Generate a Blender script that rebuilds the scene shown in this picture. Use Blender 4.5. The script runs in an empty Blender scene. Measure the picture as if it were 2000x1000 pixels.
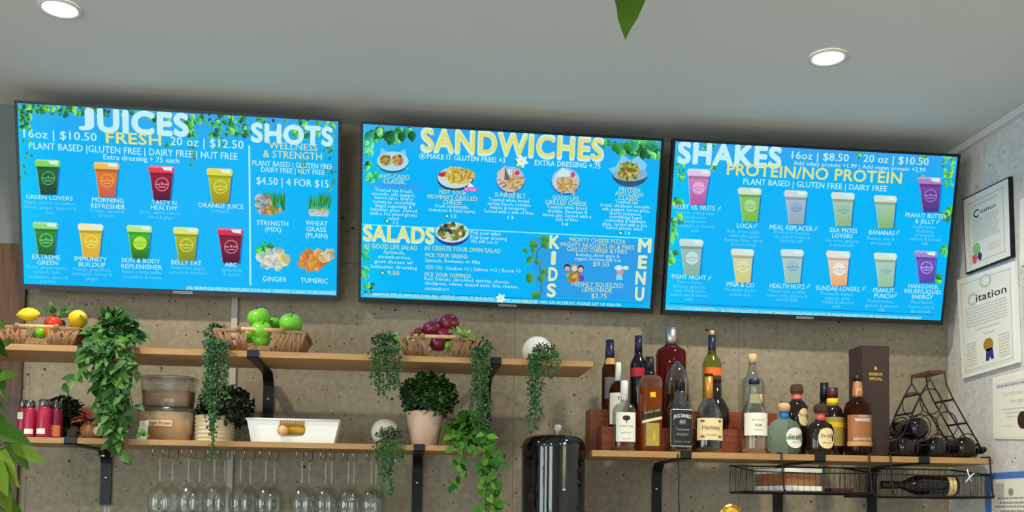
import bpy, math, random
from mathutils import Vector, Matrix
pi = math.pi
# ------------------------------------------------------------------ camera, world, light, exposure
HC = 1.35                                   # lens height above the floor
FPX, PPY, YAW, PITCH, ROLL, DIST = 1956.5278, 883.20453, 0.10582, 0.05416, 0.01458, 3.81542
CAM = Vector((0, -DIST, HC))
_f = Vector((math.sin(YAW)*math.cos(PITCH), math.cos(YAW)*math.cos(PITCH), math.sin(PITCH)))
_r0 = Vector((math.cos(YAW), -math.sin(YAW), 0)); _u0 = _r0.cross(_f)
CR = math.cos(ROLL)*_r0 + math.sin(ROLL)*_u0
CU = -math.sin(ROLL)*_r0 + math.cos(ROLL)*_u0
CF = _f
sc_ = bpy.context.scene
col = sc_.collection
cd = bpy.data.cameras.new('camera'); cam = bpy.data.objects.new('camera', cd); col.objects.link(cam)
cd.sensor_fit = 'HORIZONTAL'; cd.sensor_width = 36.0; cd.lens = FPX/2000*36
cd.shift_y = (PPY-500)/2000; cd.clip_start = 0.02; cd.clip_end = 100
cam.matrix_world = Matrix(((CR.x, CU.x, -CF.x, CAM.x), (CR.y, CU.y, -CF.y, CAM.y), (CR.z, CU.z, -CF.z, CAM.z), (0, 0, 0, 1)))
sc_.camera = cam
sc_.view_settings.view_transform = 'Standard'; sc_.view_settings.look = 'None'
sc_.view_settings.exposure = 0.0; sc_.view_settings.gamma = 1.0
try: sc_.view_settings.use_curve_mapping = False
except Exception: pass
wd = bpy.data.worlds.new('daylight'); sc_.world = wd; wd.use_nodes = True
wd.node_tree.nodes['Background'].inputs[0].default_value = (0.80, 0.92, 1.0, 1)
wd.node_tree.nodes['Background'].inputs[1].default_value = 0.6
ZCEIL = HC + 1.453
XR = 2.172                                  # right wall
XL = -3.6; YF = -8.2                        # left and front walls
WINDOW_POWER = 80.0
LAMP_POWER = 14.0
FILL_LAMP_POWER = 20.0
def area_light(name, loc, rot, sx, sy, power, colr, shape='RECTANGLE'):
    l = bpy.data.lights.new(name, 'AREA'); l.shape = shape; l.size = sx; l.size_y = sy; l.energy = power; l.color = colr
    o = bpy.data.objects.new(name, l); o.location = loc; o.rotation_euler = rot; col.objects.link(o); return o
# daylight comes through two big windows in the left wall and one in the front wall, behind the viewer
WINDOWS = [(-7.3, -5.5), (-4.9, -3.1)]        # spans along the left wall
FRONTW = (-2.9, -1.2)                         # span along the front wall
for a, b in WINDOWS:
    area_light('window_daylight', (XL-0.2, (a+b)/2, 1.45), (0, -pi/2, 0), 2.3, b-a, WINDOW_POWER*(b-a)/1.8, (0.82, 0.95, 1.0))
area_light('window_daylight', (sum(FRONTW)/2, YF-0.2, 1.45), (pi/2, 0, 0), FRONTW[1]-FRONTW[0], 2.3, WINDOW_POWER, (0.82, 0.95, 1.0))

# ------------------------------------------------------------------ helpers
def ray(px, py): return CF*FPX + CR*(px-1000) + CU*(PPY-py)
def P(px, py, d):                           # the point seen at a pixel, d metres in front of the back wall
    v = ray(px, py); return CAM + v*((DIST-d)/v.y)
def PZ(px, py, z):
    v = ray(px, py); return CAM + v*((z-CAM.z)/v.z)
def PX(px, py, x):
    v = ray(px, py); return CAM + v*((x-CAM.x)/v.x)
def SC(px, py, d): return 1.0/(P(px+.5, py, d)-P(px-.5, py, d)).length   # pixels per metre there
def lin(c):
    r = []
    for x in c[:3]:
        x = x/255.0
        r.append(x/12.92 if x <= .04045 else ((x+.055)/1.055)**2.4)
    return tuple(r)
ORG = {}
class MB:
    def __init__(s): s.v = []; s.f = []; s.m = []; s.sm = []; s.c = []
    def add(s, vs, fs, m=0, smooth=True, c=None):
        b = len(s.v); s.v += [Vector(p) for p in vs]
        for f in fs:
            s.f.append([i+b for i in f]); s.m.append(m); s.sm.append(smooth); s.c.append(c)
        return s
    def box(s, lo, hi, m=0):
        x0, y0, z0 = lo; x1, y1, z1 = hi
        v = [(x0,y0,z0),(x1,y0,z0),(x1,y1,z0),(x0,y1,z0),(x0,y0,z1),(x1,y0,z1),(x1,y1,z1),(x0,y1,z1)]
        return s.add(v, [(0,3,2,1),(4,5,6,7),(0,1,5,4),(1,2,6,5),(2,3,7,6),(3,0,4,7)], m, False)
    def hexa(s, v, m=0):                    # eight corners: bottom ring then top ring
        return s.add(v, [(0,3,2,1),(4,5,6,7),(0,1,5,4),(1,2,6,5),(2,3,7,6),(3,0,4,7)], m, False)
    def tube(s, pts, r, n=6, m=0, cap=True):
        pts = [Vector(p) for p in pts]; rr = r if isinstance(r, (list, tuple)) else [r]*len(pts)
        vs = []; fs = []; up = None
        for i, p in enumerate(pts):
            t = (pts[min(i+1, len(pts)-1)] - pts[max(i-1, 0)])
            t = t.normalized() if t.length > 1e-9 else Vector((0, 0, 1))
            if up is None: up = t.orthogonal().normalized()
            else:
                up = up - t*up.dot(t); up = up.normalized() if up.length > 1e-6 else t.orthogonal().normalized()
            w = t.cross(up)
            for k in range(n):
                a = 2*pi*k/n; vs.append(p + (up*math.cos(a)+w*math.sin(a))*rr[i])
        for i in range(len(pts)-1):
            for k in range(n):
                a = i*n+k; b = i*n+(k+1) % n; fs.append((a, b, b+n, a+n))
        if cap:
            fs.append(tuple(range(n-1, -1, -1))); fs.append(tuple(range((len(pts)-1)*n, len(pts)*n)))
        return s.add(vs, fs, m)
    def lathe(s, c, prof, n=32, m=0, e=2.0, ry=1.0, rot=0.0, cap0=True, cap1=True, a0=0, a1=2*pi, mtx=None, smooth=True):
        # prof: (r, z) pairs; e = superellipse power of the cross-section
        c = Vector(c); vs = []; fs = []; full = abs(a1-a0-2*pi) < 1e-6; nn = n if full else n+1
        for r, z in prof:
            for k in range(nn):
                a = a0+(a1-a0)*k/n; x, y = selip(a, e)
                x *= r; y *= r*ry
                p = Vector((x*math.cos(rot)-y*math.sin(rot), x*math.sin(rot)+y*math.cos(rot), z))
                if mtx is not None: p = mtx @ p
                vs.append(c+p)
        for i in range(len(prof)-1):
            for k in range(n):
                a = i*nn+k; b = i*nn+(k+1) % nn; fs.append((a, b, b+nn, a+nn))
        if full and cap0 and prof[0][0] > 1e-5: fs.append(tuple(range(nn-1, -1, -1)))
        if full and cap1 and prof[-1][0] > 1e-5: fs.append(tuple(range((len(prof)-1)*nn, len(prof)*nn)))
        return s.add(vs, fs, m, smooth)
    def ball(s, c, rx, ry=None, rz=None, n=20, m=0):
        ry = ry or rx; rz = rz or rx; c = Vector(c); k = n//2; vs = []; fs = []
        for i in range(k+1):
            th = pi*i/k
            for j in range(n):
                a = 2*pi*j/n; vs.append(c+Vector((rx*math.sin(th)*math.cos(a), ry*math.sin(th)*math.sin(a), -rz*math.cos(th))))
        for i in range(k):
            for j in range(n):
                a = i*n+j; b = i*n+(j+1) % n; fs.append((a, b, b+n, a+n))
        return s.add(vs, fs, m)
    def leaf(s, base, d, nrm, L, W, m=0, droop=.25):
        d = Vector(d).normalized(); nrm = Vector(nrm); nrm = nrm - d*nrm.dot(d)
        nrm = nrm.normalized() if nrm.length > 1e-4 else d.orthogonal().normalized()
        sd = d.cross(nrm); base = Vector(base)
        def q(t, w, lift): return base + d*(L*t) + sd*(W*w) + nrm*(lift*L - droop*L*t*t)
        vs = [q(0,0,0), q(.3,0,0), q(.65,0,0), q(1,0,0), q(.28,.46,.06), q(.62,.40,.05), q(.28,-.46,.06), q(.62,-.40,.05)]
        return s.add(vs, [(0,1,4), (1,2,5,4), (2,3,5), (0,6,1), (1,6,7,2), (2,7,3)], m)
    def build(s, name, mats, parent=None, origin=None, **props):
        if not isinstance(mats, (list, tuple)): mats = [mats]
        org = ORG[parent.name] if parent is not None else (Vector(origin) if origin is not None else Vector((0, 0, 0)))
        me = bpy.data.meshes.new(name)
        me.from_pydata([tuple(p-org) for p in s.v], [], s.f); 
        for m in mats: me.materials.append(m)
        me.polygons.foreach_set('material_index', s.m); me.polygons.foreach_set('use_smooth', s.sm)
        if any(x is not None for x in s.c):
            ca = me.color_attributes.new('Col', 'FLOAT_COLOR', 'CORNER'); arr = []
            for f, cc in zip(s.f, s.c):
                for k in range(len(f)):
                    q = cc if not isinstance(cc, list) else cc[k]
                    arr += [q[0], q[1], q[2], 1.0]
            ca.data.foreach_set('color', arr)
        me.update()
        o = bpy.data.objects.new(name, me); col.objects.link(o)
        if parent is not None: o.parent = parent
        else: o.location = org
        ORG[o.name] = org
        for k, v in props.items(): o[k] = v
        return o
def selip(a, e):
    c, s_ = math.cos(a), math.sin(a)
    if e == 2.0: return c, s_
    return math.copysign(abs(c)**(2/e), c), math.copysign(abs(s_)**(2/e), s_)
def thing(name, label, cat, loc, group=None):
    o = bpy.data.objects.new(name, None); o.empty_display_size = .05; o.location = loc; col.objects.link(o)
    ORG[o.name] = Vector(loc); o['label'] = label; o['category'] = cat
    if group: o['group'] = group
    return o
def tag(o, label, cat, group=None):
    o['label'] = label; o['category'] = cat
    if group: o['group'] = group
    return o
def copy_tree(src, loc, label):
    def rec(o, par):
        c = o.copy(); col.objects.link(c)
        if par is not None: c.parent = par
        for ch in o.children: rec(ch, c)
        return c
    r = rec(src, None); r.location = loc; r['label'] = label
    return r
# ---- text
_tc = {}
def text_geo(s, bold=0.0, res=2, stamp=False):
    k = (s, bold, res, stamp)
    if k in _tc: return _tc[k]
    cu = bpy.data.curves.new('t', 'FONT'); cu.body = s; cu.size = 1; cu.resolution_u = res; cu.offset = 0 if stamp else bold*.7; cu.space_character = 1.0+bold*2.2
    o = bpy.data.objects.new('t', cu); col.objects.link(o)
    dg = bpy.context.evaluated_depsgraph_get(); ev = o.evaluated_get(dg); me = ev.to_mesh()
    vs = [(v.co.x, v.co.y) for v in me.vertices]; fs = [tuple(p.vertices) for p in me.polygons]
    ev.to_mesh_clear(); bpy.data.objects.remove(o); bpy.data.curves.remove(cu)
    if not vs: vs = [(0, 0)]
    if bold > 0 and stamp:                  # heavier weight: the outline stamped a few times, slightly shifted
        b = bold; sh = [(-b, 0), (b, 0)] if b < .016 else [(b*math.cos(a), b*math.sin(a)) for a in [pi/4*j for j in range(8)]]+[(0, 0)]
        n = len(vs); fs = [tuple(i+k*n for i in f) for k in range(len(sh)) for f in fs]; vs = [(x+dx, y+dy) for dx, dy in sh for x, y in vs]
    _tc[k] = (vs, fs, min(v[0] for v in vs), max(v[0] for v in vs)); return _tc[k]
CAPH = max(v[1] for v in text_geo('H')[0])
# ---- materials
def new_mat(name):
    m = bpy.data.materials.new(name); m.use_nodes = True; return m, m.node_tree.nodes, m.node_tree.links
def mat(name, rgb, rough=.5, metal=0.0, spec=.5, var=.08, nscale=20.0, bump=0.0, trans=0.0, ior=1.45, coat=0.0, island=0.0, sss=0.0):
    m, N, Lk = new_mat(name); b = N['Principled BSDF']
    c = lin(rgb); b.inputs['Roughness'].default_value = rough; b.inputs['Metallic'].default_value = metal
    b.inputs['Specular IOR Level'].default_value = spec; b.inputs['Transmission Weight'].default_value = trans
    b.inputs['IOR'].default_value = ior; b.inputs['Coat Weight'].default_value = coat
    b.inputs['Base Color'].default_value = (*c, 1)
    if var > 0 or bump > 0:
        tcn = N.new('ShaderNodeTexCoord'); no = N.new('ShaderNodeTexNoise'); no.inputs['Scale'].default_value = nscale; no.inputs['Detail'].default_value = 4
        Lk.new(tcn.outputs['Object'], no.inputs['Vector'])
    if var > 0 or island > 0:
        hs = N.new('ShaderNodeHueSaturation'); hs.inputs['Color'].default_value = (*c, 1)
        mr = N.new('ShaderNodeMapRange'); mr.inputs['To Min'].default_value = 1-max(var, island)*1.6; mr.inputs['To Max'].default_value = 1+max(var, island)*1.6
        if island > 0:
            g = N.new('ShaderNodeNewGeometry'); Lk.new(g.outputs['Random Per Island'], mr.inputs['Value'])
            mh = N.new('ShaderNodeMapRange'); mh.inputs['To Min'].default_value = .5+island*.09; mh.inputs['To Max'].default_value = .5-island*.09
            Lk.new(g.outputs['Random Per Island'], mh.inputs['Value']); Lk.new(mh.outputs['Result'], hs.inputs['Hue'])
        else: Lk.new(no.outputs['Fac'], mr.inputs['Value'])
        Lk.new(mr.outputs['Result'], hs.inputs['Value']); Lk.new(hs.outputs['Color'], b.inputs['Base Color'])
    if bump > 0:
        bp = N.new('ShaderNodeBump'); bp.inputs['Strength'].default_value = bump; bp.inputs['Distance'].default_value = .003
        Lk.new(no.outputs['Fac'], bp.inputs['Height']); Lk.new(bp.outputs['Normal'], b.inputs['Normal'])
    return m
def wood(name, a, b_, rough=.5, sc=(3, 40, 40)):
    m, N, Lk = new_mat(name); b = N['Principled BSDF']; b.inputs['Roughness'].default_value = rough
    tcn = N.new('ShaderNodeTexCoord'); mp = N.new('ShaderNodeMapping'); mp.inputs['Scale'].default_value = sc
    no = N.new('ShaderNodeTexNoise'); no.inputs['Scale'].default_value = 3; no.inputs['Detail'].default_value = 6; no.inputs['Distortion'].default_value = .6
    cr = N.new('ShaderNodeValToRGB'); cr.color_ramp.elements[0].position = .3; cr.color_ramp.elements[1].position = .7
    cr.color_ramp.elements[0].color = (*lin(a), 1); cr.color_ramp.elements[1].color = (*lin(b_), 1)
    Lk.new(tcn.outputs['Object'], mp.inputs['Vector']); Lk.new(mp.outputs['Vector'], no.inputs['Vector'])
    Lk.new(no.outputs['Fac'], cr.inputs['Fac']); Lk.new(cr.outputs['Color'], b.inputs['Base Color'])
    return m
def thin_glass(name, tint=(255, 255, 255), refl=.12, rough=.02):
    m, N, Lk = new_mat(name); N.remove(N['Principled BSDF']); out = N['Material Output']
    t = N.new('ShaderNodeBsdfTransparent'); t.inputs[0].default_value = (*lin(tint), 1)
    g = N.new('ShaderNodeBsdfGlossy'); g.inputs['Roughness'].default_value = rough; g.inputs[0].default_value = (1, 1, 1, 1)
    lw = N.new('ShaderNodeLayerWeight'); lw.inputs['Blend'].default_value = .35
    mr = N.new('ShaderNodeMapRange'); mr.inputs['To Min'].default_value = refl*.45; mr.inputs['To Max'].default_value = min(1, refl*5)
    mx = N.new('ShaderNodeMixShader')
    Lk.new(lw.outputs['Facing'], mr.inputs['Value']); Lk.new(mr.outputs['Result'], mx.inputs[0])
    Lk.new(t.outputs[0], mx.inputs[1]); Lk.new(g.outputs[0], mx.inputs[2]); Lk.new(mx.outputs[0], out.inputs['Surface'])
    return m
def concrete(name, a, b_, pit=.75, seams=(), hseams=()):
    m, N, Lk = new_mat(name); b = N['Principled BSDF']; b.inputs['Roughness'].default_value = .85; b.inputs['Specular IOR Level'].default_value = .2
    tcn = N.new('ShaderNodeTexCoord'); V = tcn.outputs['Object']
    n1 = N.new('ShaderNodeTexNoise'); n1.inputs['Scale'].default_value = 2.2; n1.inputs['Detail'].default_value = 7; n1.inputs['Roughness'].default_value = .65
    n2 = N.new('ShaderNodeTexNoise'); n2.inputs['Scale'].default_value = 45; n2.inputs['Detail'].default_value = 5
    Lk.new(V, n1.inputs['Vector']); Lk.new(V, n2.inputs['Vector'])
    ad = N.new('ShaderNodeMath'); ad.operation = 'MULTIPLY_ADD'; ad.inputs[1].default_value = .45; Lk.new(n2.outputs['Fac'], ad.inputs[0])
    h = N.new('ShaderNodeMath'); h.operation = 'MULTIPLY'; h.inputs[1].default_value = .55; Lk.new(n1.outputs['Fac'], h.inputs[0]); Lk.new(h.outputs[0], ad.inputs[2])
    cr = N.new('ShaderNodeValToRGB'); cr.color_ramp.elements[0].position = .32; cr.color_ramp.elements[1].position = .68
    cr.color_ramp.elements[0].color = (*lin(a), 1); cr.color_ramp.elements[1].color = (*lin(b_), 1); Lk.new(ad.outputs[0], cr.inputs['Fac'])
    # pits: a few random voronoi cells carry a small dark hole
    dn = N.new('ShaderNodeTexNoise'); dn.inputs['Scale'].default_value = 60; Lk.new(V, dn.inputs['Vector'])
    mxv = N.new('ShaderNodeMix'); mxv.data_type = 'VECTOR'; mxv.inputs['Factor'].default_value = .012
    Lk.new(V, mxv.inputs[4]); Lk.new(dn.outputs['Color'], mxv.inputs[5])
    last = cr.outputs['Color']
    for scl, rad, prob, dark in ((19, .115, .42, .42), (48, .19, .45, .60)):
        vo = N.new('ShaderNodeTexVoronoi'); vo.inputs['Scale'].default_value = scl; Lk.new(mxv.outputs[1], vo.inputs['Vector'])
        lt = N.new('ShaderNodeMapRange'); lt.inputs['From Min'].default_value = rad; lt.inputs['From Max'].default_value = rad*.7; Lk.new(vo.outputs['Distance'], lt.inputs['Value'])
        sp = N.new('ShaderNodeSeparateColor'); Lk.new(vo.outputs['Color'], sp.inputs[0])
        pr = N.new('ShaderNodeMath'); pr.operation = 'LESS_THAN'; pr.inputs[1].default_value = prob*pit; Lk.new(sp.outputs[0], pr.inputs[0])
        mu = N.new('ShaderNodeMath'); mu.operation = 'MULTIPLY'; Lk.new(lt.outputs[0], mu.inputs[0]); Lk.new(pr.outputs[0], mu.inputs[1])
        mx = N.new('ShaderNodeMix'); mx.data_type = 'RGBA'; Lk.new(mu.outputs[0], mx.inputs['Factor']); Lk.new(last, mx.inputs[6])
        q = lin([x*dark+8 for x in a]); mx.inputs[7].default_value = (*q, 1); last = mx.outputs[2]
    sx = N.new('ShaderNodeSeparateXYZ'); Lk.new(V, sx.inputs[0])
    for ax, vals in (('X', seams), ('Z', hseams)):
        for q in vals:
            s1 = N.new('ShaderNodeMath'); s1.operation = 'SUBTRACT'; s1.inputs[1].default_value = q; Lk.new(sx.outputs[ax], s1.inputs[0])
            s2 = N.new('ShaderNodeMath'); s2.operation = 'ABSOLUTE'; Lk.new(s1.outputs[0], s2.inputs[0])
            s3 = N.new('ShaderNodeMath'); s3.operation = 'LESS_THAN'; s3.inputs[1].default_value = .0016; Lk.new(s2.outputs[0], s3.inputs[0])
            s4 = N.new('ShaderNodeMath'); s4.operation = 'MULTIPLY'; s4.inputs[1].default_value = .4; Lk.new(s3.outputs[0], s4.inputs[0])
            mx = N.new('ShaderNodeMix'); mx.data_type = 'RGBA'; Lk.new(s4.outputs[0], mx.inputs['Factor']); Lk.new(last, mx.inputs[6])
            mx.inputs[7].default_value = (*lin((55, 48, 40)), 1); last = mx.outputs[2]
    Lk.new(last, b.inputs['Base Color'])
    bp = N.new('ShaderNodeBump'); bp.inputs['Strength'].default_value = .35; bp.inputs['Distance'].default_value = .004
    Lk.new(n2.outputs['Fac'], bp.inputs['Height']); Lk.new(bp.outputs['Normal'], b.inputs['Normal'])
    return m
def emit(name, rgb, s):
    m, N, Lk = new_mat(name); b = N['Principled BSDF']; b.inputs['Base Color'].default_value = (.8, .8, .8, 1)
    b.inputs['Emission Color'].default_value = (*lin(rgb), 1); b.inputs['Emission Strength'].default_value = s; return m
def display(name):
    m, N, Lk = new_mat(name); b = N['Principled BSDF']; b.inputs['Base Color'].default_value = (.004, .004, .004, 1)
    b.inputs['Roughness'].default_value = .22; b.inputs['Specular IOR Level'].default_value = .03
    a = N.new('ShaderNodeVertexColor'); a.layer_name = 'Col'
    Lk.new(a.outputs['Color'], b.inputs['Emission Color']); b.inputs['Emission Strength'].default_value = 1.0
    return m
M = {}
M['conc'] = concrete('concrete_warm', (130, 121, 102), (174, 163, 141), seams=[P(1003, 800, 0).x, P(1443, 700, 0).x, P(60, 700, 0).x], hseams=[P(690, 515, 0).z])
M['conc_r'] = concrete('concrete_grey', (182, 180, 174), (224, 222, 216), pit=.5)
M['ceil'] = mat('ceiling_paint', (208, 211, 205), .8, var=.015, nscale=3, spec=.2)
M['paint'] = mat('plaster_paint', (196, 192, 184), .8, var=.03)
M['teal'] = mat('grey_teal_paint', (126, 132, 128), .7, var=.04)
M['floor'] = mat('floor_tile', (186, 184, 178), .4, var=.06, nscale=4)
M['brown'] = wood('brown_wood_panel', (72, 45, 25), (106, 70, 40), .45, (30, 30, 2))
M['bamboo'] = wood('bamboo_board', (164, 124, 74), (184, 144, 92), .5, (2, 30, 30))
M['riser'] = wood('mahogany_stain', (100, 42, 20), (142, 68, 32), .4, (3, 40, 40))
M['black'] = mat('black_steel', (22, 22, 24), .45, spec=.4, var=.05)
M['tvblack'] = mat('black_plastic', (20, 22, 26), .35, var=.04)
M['trim'] = mat('white_trim', (215, 215, 210), .6, var=.02)
M['trunk'] = mat('grey_trunking', (186, 182, 172), .6, var=.03)
M['white'] = mat('white_plastic', (238, 238, 232), .35, var=.02)
M['ceramic'] = mat('white_ceramic', (236, 230, 218), .25, var=.02)
M['twig'] = mat('twig', (142, 110, 80), .8, var=.2, nscale=60, bump=.4, island=.2)
M['dowel'] = wood('pale_dowel', (196, 150, 100), (222, 182, 132), .5, (20, 20, 4))
M['display'] = display('menu_display'); M['plate'] = mat('grey_plate', (120, 124, 128), .5, var=0)
M['chrome'] = mat('chrome', (210, 210, 212), .12, metal=1, var=0)
M['iron'] = mat('wrought_iron', (44, 36, 32), .5, metal=.5, var=.1)
M['gold'] = mat('gold_foil', (212, 168, 70), .3, metal=.8, var=.06)
M['lampglow'] = emit('lamp_glow', (255, 240, 214), 16)
M['gloss_black'] = mat('gloss_black', (9, 9, 11), .06, var=0, spec=.6, coat=.5)
M['glass'] = thin_glass('thin_glass', (251, 253, 252), .07, .015)
M['clearpl'] = thin_glass('clear_plastic', (236, 236, 232), .10, .08)
leafcols = dict(vine=(54, 98, 40), ivy=(60, 112, 32), string=(44, 84, 46), bush=(40, 76, 30), dark=(28, 50, 28), fore=(66, 98, 20), lime=(120, 172, 78))
for k, c in leafcols.items(): M['leaf_'+k] = mat('leaf_'+k, c, .5, var=.1, island=.32, spec=.25)
M['stem'] = mat('green_stem', (78, 98, 50), .6, var=.1)
M['soil'] = mat('dark_soil', (46, 34, 26), .9, var=.2)
M['paper'] = mat('paper', (233, 230, 214), .7, var=.02)
M['frost'] = thin_glass('frost_label', (235, 235, 235), .05)

# ------------------------------------------------------------------ room shell
def struct(mb, name, m):
    o = mb.build(name, m); o['kind'] = 'structure'; return o
struct(MB().box((XL, 0, 0), (XR+.15, .15, ZCEIL)), 'wall_back', M['conc'])
struct(MB().box((XR, YF, 0), (XR+.15, 0, ZCEIL)), 'wall_right', M['conc_r'])
struct(MB().box((XL-.15, YF-.15, -.1), (XR+.15, .15, 0)), 'floor', M['floor'])
struct(MB().box((XL-.15, YF-.15, ZCEIL), (XR+.15, .15, ZCEIL+.1)), 'ceiling', M['ceil'])
wf = MB(); y0 = YF
for a, b in WINDOWS:
    wf.box((XL-.15, y0, 0), (XL, a, ZCEIL)); wf.box((XL-.15, a, 0), (XL, b, .3)); wf.box((XL-.15, a, 2.6), (XL, b, ZCEIL)); y0 = b
wf.box((XL-.15, y0, 0), (XL, .15, ZCEIL)); struct(wf, 'wall_left', M['paint'])
wf = MB(); a, b = FRONTW
wf.box((XL-.15, YF-.15, 0), (a, YF, ZCEIL)); wf.box((a, YF-.15, 0), (b, YF, .3)); wf.box((a, YF-.15, 2.6), (b, YF, ZCEIL)); wf.box((b, YF-.15, 0), (XR, YF, ZCEIL)); struct(wf, 'wall_front', M['paint'])
for i, (a, b) in enumerate(WINDOWS):
    w = MB()
    for q in (a, b-.04): w.box((XL-.11, q, .3), (XL-.04, q+.04, 2.6))
    for z in (.3, 2.56): w.box((XL-.11, a, z), (XL-.04, b, z+.04))
    struct(w, 'window_%d' % (i+1), M['black'])
w = MB(); a, b = FRONTW
for q in (a, b-.04): w.box((q, YF-.11, .3), (q+.04, YF-.04, 2.6))
for z in (.3, 2.56): w.box((a, YF-.11, z), (b, YF-.04, z+.04))
struct(w, 'window_3', M['black'])
# strip where ceiling meets the right wall, wood cladding and grey paint at the far left
struct(MB().box((XR-.022, -3.2, ZCEIL-.028), (XR-.001, -.002, ZCEIL-.001)), 'trim_1', M['trim'])
xb = P(40, 880, 0).x
zb = P(20, 478, 0).z
struct(MB().box((XL, -.02, 0), (xb, -.001, zb)), 'trim_2', M['brown'])
struct(MB().box((XL, -.014, zb), (xb, -.001, ZCEIL-.001)), 'trim_3', M['teal'])
xt = P(455, 745, 0).x
struct(MB().box((xt-.011, -.012, 1.0), (xt+.011, -.001, 2.2)), 'trim_4', M['trunk'])

# ------------------------------------------------------------------ downlights
def downlight(px, py, label, dx=.05):
    c = PZ(px, py, ZCEIL)
    t = thing('ceiling_downlight', label, 'ceiling light', c, 'recessed downlights')
    MB().lathe(c, [(.056, -.001), (.062, -.006), (.052, -.009), (.047, -.004)], 40, cap0=False, cap1=False).build('trim_ring', M['trim'], t)
    MB().lathe(c, [(.047, -.003), (.0001, -.003)], 40, cap0=False).build('lens', M['lampglow'], t)
    l = area_light('ceiling_area_light', c+Vector((0, 0, -.012)), (0, 0, 0), .09, .09, LAMP_POWER, (1.0, .89, .73), 'DISK'); l.data.spread = math.radians(150)
downlight(1617, 110, 'round recessed ceiling light glowing above the right menu screen')
downlight(117, 14, 'round recessed ceiling light cut by the top edge at the far left')

# unseen ceiling lights added on the viewer's side to brighten shelves and lower wall
for x, y in ((-1.9, -2.9), (-.3, -2.9), (1.3, -2.9)):
    l = area_light('ceiling_area_light', (x, y, ZCEIL-.012), (0, 0, 0), .09, .09, FILL_LAMP_POWER, (1.0, .90, .74), 'DISK'); l.data.spread = math.radians(160)

# ------------------------------------------------------------------ shelves and brackets
SF, SB = .41, .12                            # shelf front and back edges, metres from the wall
ZU = HC+.5075; ZLs = HC+.2035; ZRs = HC+.199
XU1 = P(1158, 706, SF).x; XU0 = -2.4
XL0 = P(12, 862, SF).x; XL1 = P(956, 870, SF).x
XS0 = P(1157, 878, SF).x; XS1 = P(1941, 897, SF).x
def shelf(x0, x1, z, th, label):
    t = MB().box((x0, -SF, z-th), (x1, -SB, z)).build('shelf_board', M['bamboo'], None, ((x0+x1)/2, -.27, z-th))
    return tag(t, label, 'shelf', 'wall shelves')
shelf(XU0, XU1, ZU, .020, 'pale wooden upper shelf under the screens holding fruit baskets')
shelf(XL0, XL1, ZLs, .018, 'pale wooden lower shelf holding jars, bin and pots')
shelf(XS0, XS1, ZRs, .021, 'wooden shelf at right crowded with liquor bottles')
def bracket(px, py, z, th, label, leglen, wpx=20, d0=.002):
    x = P(px, py, SF).x; w = .019
    t = thing('shelf_bracket', label, 'bracket', (x, -.01, z-th-.02), 'black shelf brackets')
    b = MB(); zb_ = z-th-.0005
    # arm under the shelf, curving down into the wall leg
    pts = [(-SF-.004, zb_)]
    prof = [(-SF-.007, 0), (-.07, 0)]
    for k in range(1, 7):
        a = k/6*pi/2; prof.append((-.07+.065*math.sin(a), -.065*(1-math.cos(a))))
    prof.append((-.005, -leglen))
    vs = []; fs = []; n = len(prof); th2 = .005
    for i, (y, zz) in enumerate(prof):
        p0 = Vector((y, zz)); q = Vector(prof[min(i+1, n-1)])-Vector(prof[max(i-1, 0)]); q.normalize(); nn = Vector((q.y, -q.x))*th2
        if i == 0: nn = Vector((0, -th2))
        for sx in (-w, w):
            vs.append((x+sx, y, zb_+zz)); vs.append((x+sx, y+nn.x, zb_+zz+nn.y))
    for i in range(n-1):
        a = 4*i; c = 4*(i+1)
        fs += [(a, c, c+2, a+2), (a+1, a+3, c+3, c+1), (a, a+1, c+1, c), (a+2, c+2, c+3, a+3)]
    fs += [(0, 2, 3, 1), (4*(n-1), 4*(n-1)+1, 4*(n-1)+3, 4*(n-1)+2)]
    b.add(vs, fs, 0, False); b.build('support_arm', M['black'], t)
    MB().box((x-w, -SF-.007, z-th-.004), (x+w, -SF-.001, z+.003)).build('front_lip', M['black'], t)
    for zz in (.10, .22):
        if zz < leglen: MB().lathe((x, -.0095, zb_-zz), [(.006, 0), (.004, .002)], 12, mtx=Matrix.Rotation(pi/2, 3, 'X')).build('screw', M['chrome'], t)
        return t
bracket(164, 680, ZU, .020, 'black steel bracket under upper shelf behind the big leafy vine', .13)
bracket(494, 690, ZU, .020, 'black curved steel bracket under upper shelf below the green apple basket', .26)
bracket(968, 700, ZU, .020, 'black steel bracket under the upper shelf behind the trailing ivy', .27)
bracket(138, 863, ZLs, .018, 'black steel bracket under lower shelf at left, below the pink jars', .20)
bracket(819, 870, ZLs, .018, 'black steel bracket under lower shelf beside the hanging glasses', .5)
bracket(1339, 888, ZRs, .021, 'black steel bracket under the liquor shelf, nearest the black urn', .5)
bracket(1601, 890, ZRs, .021, 'black steel bracket under the liquor shelf behind the book basket', .5)
bracket(1804, 894, ZRs, .021, 'black steel bracket under the liquor shelf below the wine rack', .5)

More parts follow.
